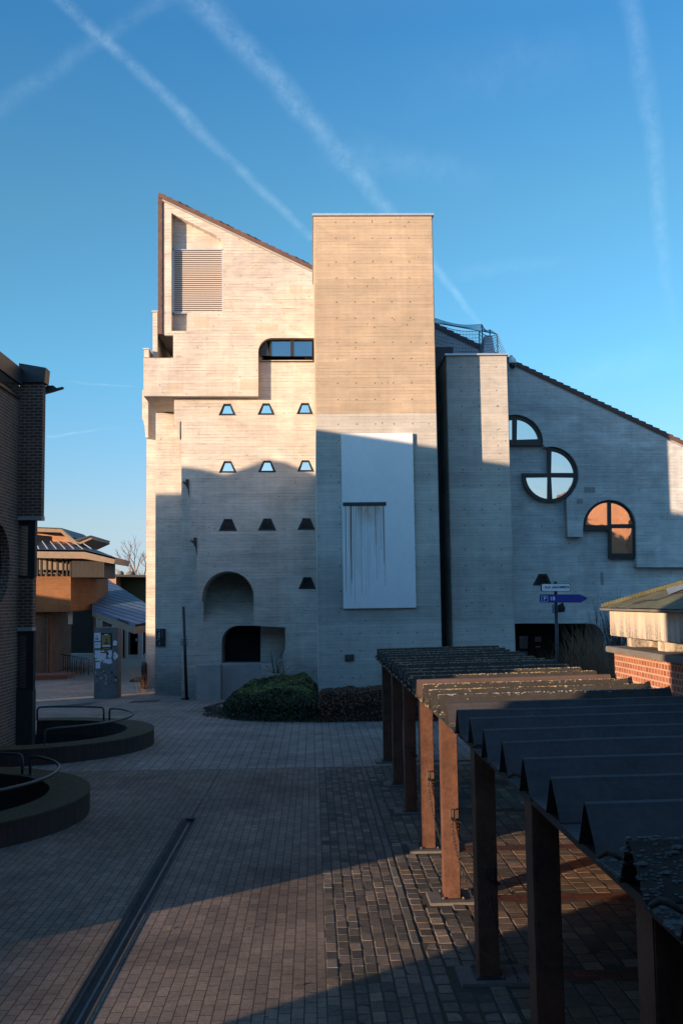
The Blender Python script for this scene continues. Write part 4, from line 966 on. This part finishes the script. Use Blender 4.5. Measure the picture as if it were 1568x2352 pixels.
# ================================================================ poster column, bollard
a, b_ = G(218, 1580, -.15), G(270, 1580, -.15); yc = 38.4; a, b_ = W(217, 1500, yc), W(270, 1500, yc); ztp = W(240, 1441, yc).z
PC = thing('poster_column', ((a.x+b_.x)/2, yc+.2, -.17), 'square concrete column covered with torn posters', 'poster column')
mb = MB(); mb.box(a.x, b_.x, yc, yc+.8, -.4, ztp); mb.build('column', 'column_grey', PC, bevel=.015)
def poster(x0, x1, y0, y1, m, ragged=False, off=.006, name='poster'):
    p, q = W(x0, y0, yc-.0), W(x1, y1, yc-.0); mb = MB()
    if ragged:
        k = 18; loop = [(p.x+(q.x-p.x)*(.5+.5*math.cos(2*math.pi*i/k)*rg.uniform(.7, 1.15)), (p.z+q.z)/2+(p.z-q.z)/2*math.sin(2*math.pi*i/k)*rg.uniform(.6, 1.15)) for i in range(k)]
        mb.xz([loop], yc-off, yc-off+.003)
    else: mb.box(p.x, q.x, yc-off, yc-off+.003, q.z, p.z)
    mb.build(name, m, PC)
sc = .0758  # pixels of the enlarged view to the measuring view
X_ = lambda z: (270+z/9.8)*.7538
Y_ = lambda z: (1880+z/9.8)*.7538
poster(X_(180), X_(365), Y_(475), Y_(715), 'paper'); poster(X_(180), X_(365), Y_(755), Y_(925), 'paper')
poster(X_(375), X_(710), Y_(480), Y_(970), 'paper_dark'); poster(X_(400), X_(650), Y_(540), Y_(830), 'paper_yellow', off=.011); poster(X_(415), X_(660), Y_(845), Y_(885), 'paper', off=.011); poster(X_(480), X_(595), Y_(515), Y_(540), 'paper', off=.011); poster(X_(430), X_(640), Y_(920), Y_(950), 'paper_yellow', off=.011)
poster(X_(515), X_(570), Y_(655), Y_(700), 'paper_dark', off=.016); poster(X_(530), X_(552), Y_(700), Y_(760), 'paper_dark', off=.016); poster(X_(480), X_(590), Y_(760), Y_(800), 'paper_dark', off=.016)
poster(X_(250), X_(270), Y_(545), Y_(605), 'sign_text', off=.011)
for i in range(4): poster(X_(215+i*24), X_(230+i*24), Y_(625), Y_(680), 'sign_text', off=.011)
poster(X_(200), X_(320), Y_(830), Y_(838), 'sign_text', off=.011)
for a_ in ((175, 400, 960, 1280), (330, 560, 985, 1280), (400, 740, 1230, 1400), (560, 720, 970, 1240), (730, 880, 1020, 1300), (720, 870, 690, 860), (190, 420, 1230, 1350)): poster(X_(a_[0]), X_(a_[1]), Y_(a_[2]), Y_(a_[3]), 'paper', True, off=.009+.004*rg.random())
poster(X_(220), X_(355), Y_(1345), Y_(1535), 'paper', off=.014); poster(X_(365), X_(530), Y_(1040), Y_(1075), 'paper_red', off=.017); poster(X_(230), X_(350), Y_(1305), Y_(1335), 'paper_red', off=.017)
for i in range(16): x = rg.uniform(190, 800); y = rg.uniform(1600, 1950); s = rg.uniform(12, 50); poster(X_(x), X_(x+s), Y_(y), Y_(y+s*1.1), rg.choice(['paper', 'concrete_smooth', 'paper_dark', 'paper']), True)
for i in range(14): x = rg.uniform(190, 780); y = rg.uniform(1000, 1950); s = rg.uniform(20, 70); poster(X_(x), X_(x+s), Y_(y), Y_(y+s*1.3), rg.choice(['paper_dark', 'concrete_smooth']), True, off=.02)
q = W(331, 1545, 43.0)
lathe([(.13, -.25), (.13, .85), (.12, .93), (.07, .99), (.02, 1.0)], q.x, 43.).build('bollard', 'metal_black', None, smooth=True); tag(bpy.context.scene.objects['bollard'], 'black rounded bollard beside the left concrete fin', 'bollard')
bpy.data.objects['bollard'].location = (0, 0, -.05)

# ================================================================ BACKGROUND LEFT
YF = 50.
BL = thing('terrace_building', (W(150, 1500, YF).x, YF, 0), 'orange brown building with wide eaves behind the brick building', 'building')
mb = MB(); mb.px([[(60, 1318), (163, 1319), (163, 1405), (60, 1406)]], YF, YF+4); mb.ext([[(0, 0), (1, 0), (1, 1), (0, 1)]], lambda u, v: tuple(W(163, 1405, YF).lerp(W(222, 1399, YF+2.5), u).lerp(W(163, 1319, YF).lerp(W(222, 1325, YF+2.5), u), v)), lambda u, v: tuple(W(163, 1405, YF).lerp(W(222, 1399, YF+2.5), u).lerp(W(163, 1319, YF).lerp(W(222, 1325, YF+2.5), u), v)+Vector((0, 3, 0)))); mb.build('concrete_band', 'concrete_far', BL)
mb = MB(); mb.px([[(60, 1278), (225, 1282), (225, 1318), (60, 1317)]], YF+1.2, YF+4); mb.build('clerestory', 'fascia_tan', BL)
for i, x in enumerate((84, 93, 106, 117, 130, 143, 152, 160)):
    mb = MB(); mb.px([[(x, 1278), (x+3.5, 1278), (x+3.5, 1323), (x, 1323)]], YF-.1, YF+.1); mb.build('mullion', 'wood_dark', BL)
mb = MB(); mb.px([[(84, 1308), (165, 1310), (165, 1316), (84, 1315)]], YF+.3, YF+.5); mb.build('transom', 'wood_dark', BL)
mb = MB(); x = 165.
while x < 238: mb.px([[(x, 1283), (x+2.6, 1283), (x+2.6, 1327), (x, 1325)]], YF-.3, YF+2.5); x += 3.
mb.px([[(165, 1284), (238, 1284), (238, 1325), (165, 1323)]], YF-.2, YF+2.4, ref=YF-.2); mb.build('slatted_box', 'wood_dark', BL)
mb = MB(); mb.px([[(60, 1262), (195, 1263.5), (265, 1281), (262, 1295), (192, 1283), (60, 1281)]], YF-.9, YF+3); mb.build('eave', 'fascia_tan', BL)
mb = MB(); pz = [W(60, 1261.5, YF-.9), W(195, 1263, YF-.9), W(266, 1280.5, YF-.9), W(205, 1256, YF+4), W(150, 1246, YF+5), W(60, 1240, YF+5)]
mb.add([tuple(p) for p in pz]+[tuple(p-Vector((0, 0, .1))) for p in pz], [(0, 1, 2, 3, 4, 5), (0, 6, 7, 1), (1, 7, 8, 2), (2, 8, 9, 3)]); rf2 = mb.build('roof', 'metal_dark', BL)
mb = MB()
for i in range(8):
    u = i/7; a = W(70+i*20, 1261.5, YF-.9); b_ = W(60+i*18, 1240+i*.8, YF+5); mb.tube([a+Vector((0, 0, .02)), b_+Vector((0, 0, .03))], .03, 4)
mb.build('seam', 'zinc', rf2)
mb = MB(); mb.px([[(60, 1225), (145, 1228), (186, 1255), (190, 1262), (60, 1250)]], YF+4.2, YF+8); mb.build('upper_wall', 'brick_orange', BL)
mb = MB(); mb.px([[(83, 1228), (114, 1231), (114, 1250), (83, 1247)]], YF+4.1, YF+4.19); mb.build('window', 'glass_dark', BL)
mb = MB(); mb.px([[(60, 1211), (140, 1214), (147, 1218), (177, 1245), (209, 1231), (211, 1238), (180, 1252), (172, 1252), (140, 1223), (60, 1220)]], YF+3.2, YF+8); mb.build('upper_eave', 'fascia_tan', BL)
mb = MB(); mb.px([[(60, 1209.5), (141, 1212.5), (147, 1216), (168, 1234), (166, 1236), (140, 1214), (60, 1211)]], YF+3.1, YF+8.2); mb.px([[(170, 1239), (209, 1229.5), (209, 1231), (177, 1244)]], YF+3.1, YF+8.2); mb.build('upper_roof', 'metal_dark', BL)
mb = MB(); a = W(108, 1560, YF); mb.box(W(60, 1500, YF+.5).x, a.x, YF+.5, YF+3, -.5, W(100, 1400, YF).z)
mb.add([], [])
r0, r1 = W(108, 1480, YF+.2), W(164, 1480, YF+5); zt3 = W(100, 1404, YF+.2).z
mb.add([(r0.x, r0.y, -.4), (r1.x, r1.y, -.4), (r1.x, r1.y, zt3), (r0.x, r0.y, zt3), (r0.x, r0.y+.8, -.4), (r1.x-.5, r1.y, -.4), (r1.x-.5, r1.y, zt3), (r0.x, r0.y+.8, zt3)], [(0, 1, 2, 3), (4, 7, 6, 5), (1, 5, 6, 2), (0, 3, 7, 4), (3, 2, 6, 7)]); mb.build('brick_wall', 'brick_far', BL)
mb = MB(); mb.px([[(60, 1404), (222, 1398), (222, 1500), (60, 1500)]], YF+9, YF+9.3); mb.build('hall_wall', 'interior_dark', BL)
for x, y0, y1, Y in ((160, 1405, 1434, YF+.5), (218, 1398, 1452, YF+3.)):
    mb = MB(); mb.px([[(x-3, y0-3), (x+3, y0-3), (x+3, 1545 if x > 200 else y1), (x-3, 1545 if x > 200 else y1)]], Y, Y+.4); mb.build('column', 'concrete_smooth', BL)
mb = MB(); tr = [G(60, 1559, -.1), G(155, 1556, -.1), G(217, 1531, -.0), (G(217, 1531, 0).x, 60), (-22, 60)]
mb.xy([[(p[0], p[1]) for p in tr]], -.4, .04); plain('terrace_red', (.14, .055, .035), .9, var=.2); struct(mb.build('raised_terrace', 'terrace_red'))
# bicycle hoops on the terrace
hy = 49.6
hoops = [(137, 1541), (150, 1535), (163, 1530), (175, 1526), (185, 1522), (195, 1518), (204, 1515)]
for i in range(7):
    q = W(196-i*9.5+12, 1505, 48.5+i*.5); w_ = .42 if i < 6 else 1.0
    x = q.x; y = 48.4+i*.8; x = W(204-i*10.5, 1500, y).x
    mb = MB(); mb.tube([(x-w_, y+.3, .03), (x-w_, y+.3, .75), (x-w_+.07, y+.26, .82), (x-.07, y+.03, .82), (x, y, .75), (x, y, .03)], .025, 6)
    tag(mb.build('bicycle_hoop', 'rail_metal', smooth=True), 'bent metal hoop in the row of bicycle stands on the raised terrace', 'bicycle stand', 'bicycle hoops on the raised terrace')
# slate roofed hall
p0 = W(222, 1400, 50); p1 = W(308, 1434, 45.5); p2 = W(243, 1327, 62); nrm = (p1-p0).cross(p2-p0).normalized()
if nrm.z < 0: nrm = -nrm
loopp = [(212, 1327), (243, 1327), (345, 1391.5), (345, 1429), (308, 1434), (212, 1396)]
HL = thing('slate_hall', (p1.x, 52, 0), 'low hall with frosty blue slate roof left of the concrete building', 'building')
RP = [PL(x, y, p0, nrm) for x, y in loopp]; mb = MB(); k = len(RP)
mb.add([tuple(p) for p in RP]+[tuple(p-nrm*.12) for p in RP], [tuple(range(k)), tuple(range(k, 2*k))[::-1]]+[(i, i+k, (i+1) % k+k, (i+1) % k) for i in range(k)])
m, nt, b = mat('slate_rows'); P, x, y, z = xyz(nt)
def dotn(v):
    nd = nt.new('ShaderNodeVectorMath', operation='DOT_PRODUCT'); nt.l.new(P, nd.inputs[0]); nd.inputs[1].default_value = v; return nd.outputs['Value']
hor = (PL(325, 1388, p0, nrm)-PL(228, 1362, p0, nrm)).normalized(); ups = nrm.cross(hor).normalized()
brk = nt.new('ShaderNodeTexBrick', offset=.5); nt.l.new(nt.comb(dotn(hor), dotn(ups)), brk.inputs['Vector']); brk.inputs['Scale'].default_value = 1; brk.inputs['Brick Width'].default_value = .3; brk.inputs['Row Height'].default_value = .42; brk.inputs['Mortar Size'].default_value = .06
brk.inputs['Color1'].default_value = (.075, .15, .30, 1); brk.inputs['Color2'].default_value = (.11, .2, .36, 1); brk.inputs['Mortar'].default_value = (.01, .012, .018, 1)
nt.l.new(brk.outputs['Color'], b.inputs['Base Color']); b.inputs['Roughness'].default_value = .6
mb.build('slate_roof', 'slate_rows', HL)
mb = MB()
for (i, j) in ((5, 4), (4, 3)):
    a, b_ = RP[i], RP[j]; d = Vector((0, 0, 1)); mb.add([tuple(a-nrm*.13), tuple(b_-nrm*.13), tuple(b_-nrm*.13-d*.3), tuple(a-nrm*.13-d*.3), tuple(a-nrm*.13+Vector((0, .25, 0))), tuple(b_-nrm*.13+Vector((0, .25, 0))), tuple(b_-nrm*.13-d*.3+Vector((0, .25, 0))), tuple(a-nrm*.13-d*.3+Vector((0, .25, 0)))], [(0, 3, 2, 1), (3, 7, 6, 2), (4, 5, 6, 7), (0, 1, 5, 4)])
mb.build('eave_board', 'fascia_tan', HL)
mb = MB(); mb.px([[(150, 1396), (220, 1396), (300, 1432), (357, 1432), (357, 1500), (150, 1500)]], 66, 66.4); mb.build('back_wall', 'interior_dark', HL)
for x in (228, 262, 282, 288, 322):
    mb = MB(); a = W(x, 1470, 62.); top_ = min(W(x, 1432, 62).z, 3.); mb.box(a.x-.13, a.x+.13, 62, 62.3, 0, max(1.8, W(x, 1425 if x < 300 else 1436, 62).z)); mb.build('column', 'concrete_smooth', HL)
for x in (236, 302, 316):
    mb = MB(); a = W(x, 1470, 65.8); mb.box(a.x-.45, a.x+.45, 65.8, 65.9, 0.1, 2.1); d_ = mb.build('door', 'wood_dark', HL)
    mb = MB(); mb.box(a.x+.3, a.x+.35, 65.75, 65.8, .95, 1.15); mb.build('handle', 'zinc', d_)
# far roofs behind
FR = thing('far_house', (W(290, 1350, 85).x, 85, 0), 'distant flat roofed brick building catching the sun above the slate roof', 'building')
mb = MB(); mb.px([[(200, 1322), (267, 1322), (267, 1420), (200, 1420)]], 84, 95); mb.build('sunlit_wall', 'brick_orange', FR)
mb = MB(); mb.px([[(267.5, 1326), (352, 1327), (352, 1420), (267.5, 1420)]], 86, 95); mb.build('mossy_wall', 'moss', FR)  # moss-grown wall, darker than the brick beside it
mb = MB(); mb.px([[(240, 1319), (352, 1321), (352, 1326), (240, 1324)]], 83.7, 95); mb.build('roof_edge', 'metal_dark', FR)
for x, y, w_ in ((240, 1316, 4), (248, 1318, 5), (277, 1313, 8), (300, 1314, 11)):
    q = W(x, 1320, 88); r_ = w_*88/2287; lathe([(r_, W(x, 1321, 88).z), (r_*.95, W(x, y+2, 88).z), (r_*.5, W(x, y-1.5, 88).z)], q.x, 88, 12).build('roof_vent', 'ledge', FR, smooth=True)
# bare tree beyond
def tree(base, h, seed, lab):
    q = random.Random(seed); t = thing('bare_tree', base, lab, 'tree'); tw = MB(); tk = MB()
    def grow(p, d, L_, r, lev):
        pts = [p]; dd = d
        for i in range(4): dd = (dd+Vector((q.gauss(0, .12), q.gauss(0, .12), q.gauss(.04, .08)))).normalized(); p = p+dd*L_/4; pts.append(p)
        (tk if lev < 2 else tw).tube(pts, [r*(1-.1*i) for i in range(5)], 6 if lev < 2 else 3, False)
        if lev == 5: return
        for k_ in range(3 if lev < 4 else 4):
            j = q.randint(2, 4); e = (dd+Vector((q.gauss(0, .45), q.gauss(0, .45), q.gauss(.1, .3)))).normalized(); grow(pts[j], e, L_*q.uniform(.6, .8), r*.6, lev+1)
    grow(Vector(base), Vector((0, 0, 1)), h*.3, h*.022, 0)
    tk.build('trunk', 'bark', t); tw.build('crown', 'twig', t)
q = W(322, 1500, 95); tree((q.x, 95, 0), 11, 2, 'leafless tree rising behind the far sunlit brick building')

# ================================================================ BUILDINGS BEHIND THE VIEWPOINT (they cast the long shadows; the low ones are added sun blockers)
def house(name, x0, x1, y0, y1, h, m, lab, faces):
    t = thing(name, ((x0+x1)/2, (y0+y1)/2, 0), lab, 'building')
    mb = MB(); mb.box(x0, x1, y0, y1, -.2, h); mb.build('wall', m, t)
    mb = MB(); mb.box(x0-.12, x1+.12, y0-.12, y1+.12, h+.003, h+.25); mb.build('roof', 'roof_tile_dark', t)
    for f in faces:
        z = 1.2
        while z+1.6 < h:
            if f in '+-':
                y = y1+.01 if f == '+' else y0-.04; x = x0+1
                while x+1.2 < x1:
                    mb = MB(); mb.box(x, x+1.1, y, y+.03, z, z+1.4); w_ = mb.build('window', 'metal_black', t); mb = MB(); yy = y+.031 if f == '+' else y-.011; mb.box(x+.08, x+1.02, yy, yy+.01, z+.08, z+1.32); mb.build('pane', 'glass_dark', w_); x += 2.6
            z += 2.9
    return t
house('brick_block', -8.0, -4.9, -17, 3.0, 10.6, 'brick_dark', 'dark brick block left behind the viewpoint', '+')
house('office_block', -4.8, 13, -22, -9, 10.6, 'brick_far', 'red brick block right behind the viewpoint', '+')
house('corner_block', 21, 30, -12, 8, 11.9, 'brick_orange', 'orange brick block to the right behind the viewpoint', '')
az = R(53); te = math.tan(R(7.2))
def us(u, s): return (u*math.cos(az)+s*math.sin(az), -u*math.sin(az)+s*math.cos(az))
c = us(-10, -34); house('low_sun_blocker', c[0]-5, c[0]+5, c[1]-6, c[1]+8, 3.8, 'brick_far', 'low unseen block added to dim the low sun, far left behind the viewpoint', '')  # unseen block added to dim the sun on the left paving
house('long_sun_blocker', -60, -28, 28.6, 48, 5.9, 'brick_far', 'long unseen block added for shade, far to the left of the view', '')  # unseen block added to keep sun off the lower terrace building
house('short_sun_blocker', -36, -28.4, 24.9, 28.3, 5.2, 'brick_far', 'low unseen block added for shade beside the long one, left of the view', '')  # unseen lower block added to shade the foot of the concrete fin

# ================================================================ LIGHT
sd = bpy.data.lights.new('sun', 'SUN'); sd.energy = 5.; sd.angle = R(.55); sd.color = (1., .71, .46)
so_ = bpy.data.objects.new('sun', sd); C.objects.link(so_); el = R(7.2)
to_sun = Vector((-math.sin(az)*math.cos(el), -math.cos(az)*math.cos(el), math.sin(el))); so_.rotation_euler = to_sun.to_track_quat('Z', 'Y').to_euler(); so_.location = (0, 0, 40)
w = bpy.data.worlds.new('World'); scene.world = w; w.use_nodes = True; nt = NT(w.node_tree)
bg = nt.n['Background']; sky = nt.new('ShaderNodeTexSky', sky_type='NISHITA'); sky.sun_disc = False; sky.sun_elevation = el
sky.sun_rotation = math.atan2(to_sun.x, to_sun.y); sky.air_density = 1.0; sky.dust_density = .3; sky.ozone_density = 3.
tc = nt.new('ShaderNodeTexCoord'); D_ = tc.outputs['Generated']
col = sky.outputs[0]
def con(pa, pb, w0, w1, amt, seed, fade=(.0, .0)):
    """contrail along the great circle through two measured directions"""
    global col
    a = ray(*pa).normalized(); b = ray(*pb).normalized(); n = a.cross(b).normalized(); t = (b-a).normalized()
    def dot(v):
        nd = nt.new('ShaderNodeVectorMath', operation='DOT_PRODUCT'); nt.l.new(D_, nd.inputs[0]); nd.inputs[1].default_value = v; return nd.outputs['Value']
    al = nt.rng(dot(t), a.dot(t), b.dot(t), 0., 1.)
    cl = nt.rng(dot(t), a.dot(t)-.001, a.dot(t)+fade[0]+.001, 0, 1); cl2 = nt.rng(dot(t), b.dot(t)-fade[1]-.001, b.dot(t)+.001, 1, 0)
    nz = nt.noise(nt.vmul(D_, (1, 1, 1)), 48., 6, .75); wv = nt.math('MULTIPLY', nt.math('SUBTRACT', nt.noise(D_, 9., 3), .5), .02)
    dd = nt.math('ABSOLUTE', nt.math('ADD', dot(n), wv)); wid = nt.rng(al, 0, 1, w0*.66, w1*.66)
    mk = nt.math('SUBTRACT', 1., nt.math('DIVIDE', dd, wid), clamp=True); mk = nt.rng(mk, 0, 1, 0, 1, True)
    mk = nt.math('MULTIPLY', nt.math('MULTIPLY', mk, nt.math('MULTIPLY', cl, cl2)), nt.rng(nz, .34, .66, .2, 1.2)); mk = nt.math('MULTIPLY', mk, amt)
    CM.append(nt.math('MULTIPLY', mk, .31))
CM = []
con((100, -40), (470, 310), .014, .014, .26, 1); con((470, 310), (720, 545), .013, .010, .24, 1, (0, .0))
con((400, -60), (800, 370), .026, .024, .26, 2); con((800, 370), (1110, 760), .020, .006, .26, 2, (0, .02))
con((1430, -60), (1485, 250), .022, .02, .2, 3); con((1485, 250), (1545, 760), .018, .012, .2, 3, (0, .08))
con((-30, 260), (400, -20), .02, .015, .12, 4); con((108, 994), (290, 985), .003, .002, .3, 5, (0, .05)); con((150, 868), (330, 890), .0025, .0025, .2, 6, (.02, .02))
con((700, 330), (1150, 420), .05, .03, .1, 7, (.06, .06)); con((1000, 640), (1340, 590), .02, .012, .1, 8, (.05, .05)); con((900, 190), (1450, 120), .08, .05, .07, 9, (.1, .1)); con((1150, 920), (1600, 800), .05, .03, .1, 10, (.1, .05))
zs_ = nt.new('ShaderNodeSeparateXYZ'); nt.l.new(D_, zs_.inputs[0])
cr = nt.new('ShaderNodeValToRGB'); nt.l.new(zs_.outputs[2], cr.inputs[0])
st_ = [(0., (.76, .78, 1.35)), (.043, (.756, .785, 1.24)), (.077, (.87, .82, 1.0)), (.226, (.68, 1.01, 1.057)), (.372, (.65, 1., .98)), (.514, (.44, .92, 1.08)), (.7, (.9, 1.1, 1.15)), (1., (1.1, 1.2, 1.15))]
while len(cr.color_ramp.elements) < len(st_): cr.color_ramp.elements.new(.5)
for e, (p_, c_) in zip(cr.color_ramp.elements, st_): e.position = p_
for e, (p_, c_) in zip(cr.color_ramp.elements, st_): e.color = tuple(v*(.46 if p_ < .6 else .5) for v in c_)+(1,)
sk = nt.mix(1., nt.mix(1., col, cr.outputs[0], 'MULTIPLY'), (2., 2., 2.), 'MULTIPLY')
sdp = nt.new('ShaderNodeVectorMath', operation='DOT_PRODUCT'); nt.l.new(D_, sdp.inputs[0]); sdp.inputs[1].default_value = to_sun
sk = nt.mix(nt.rng(sdp.outputs['Value'], -.1, .7, 0, 1, True), sk, nt.mix(1., sk, (1.4, 1.45, 1.55), 'MULTIPLY'))
pale = (4.2, 5.2, 5.8)
tot = CM[0]
for q in CM[1:]: tot = nt.math('ADD', tot, q, clamp=True)
SKYMIX = nt.mix(tot, sk, pale)
nt.l.new(SKYMIX, bg.inputs['Color']); bg.inputs['Strength'].default_value = .145
scene.view_settings.view_transform = 'Standard'; scene.view_settings.look = 'None'; scene.view_settings.exposure = 1.1; scene.view_settings.gamma = 1.
scene.cycles.max_bounces = 5
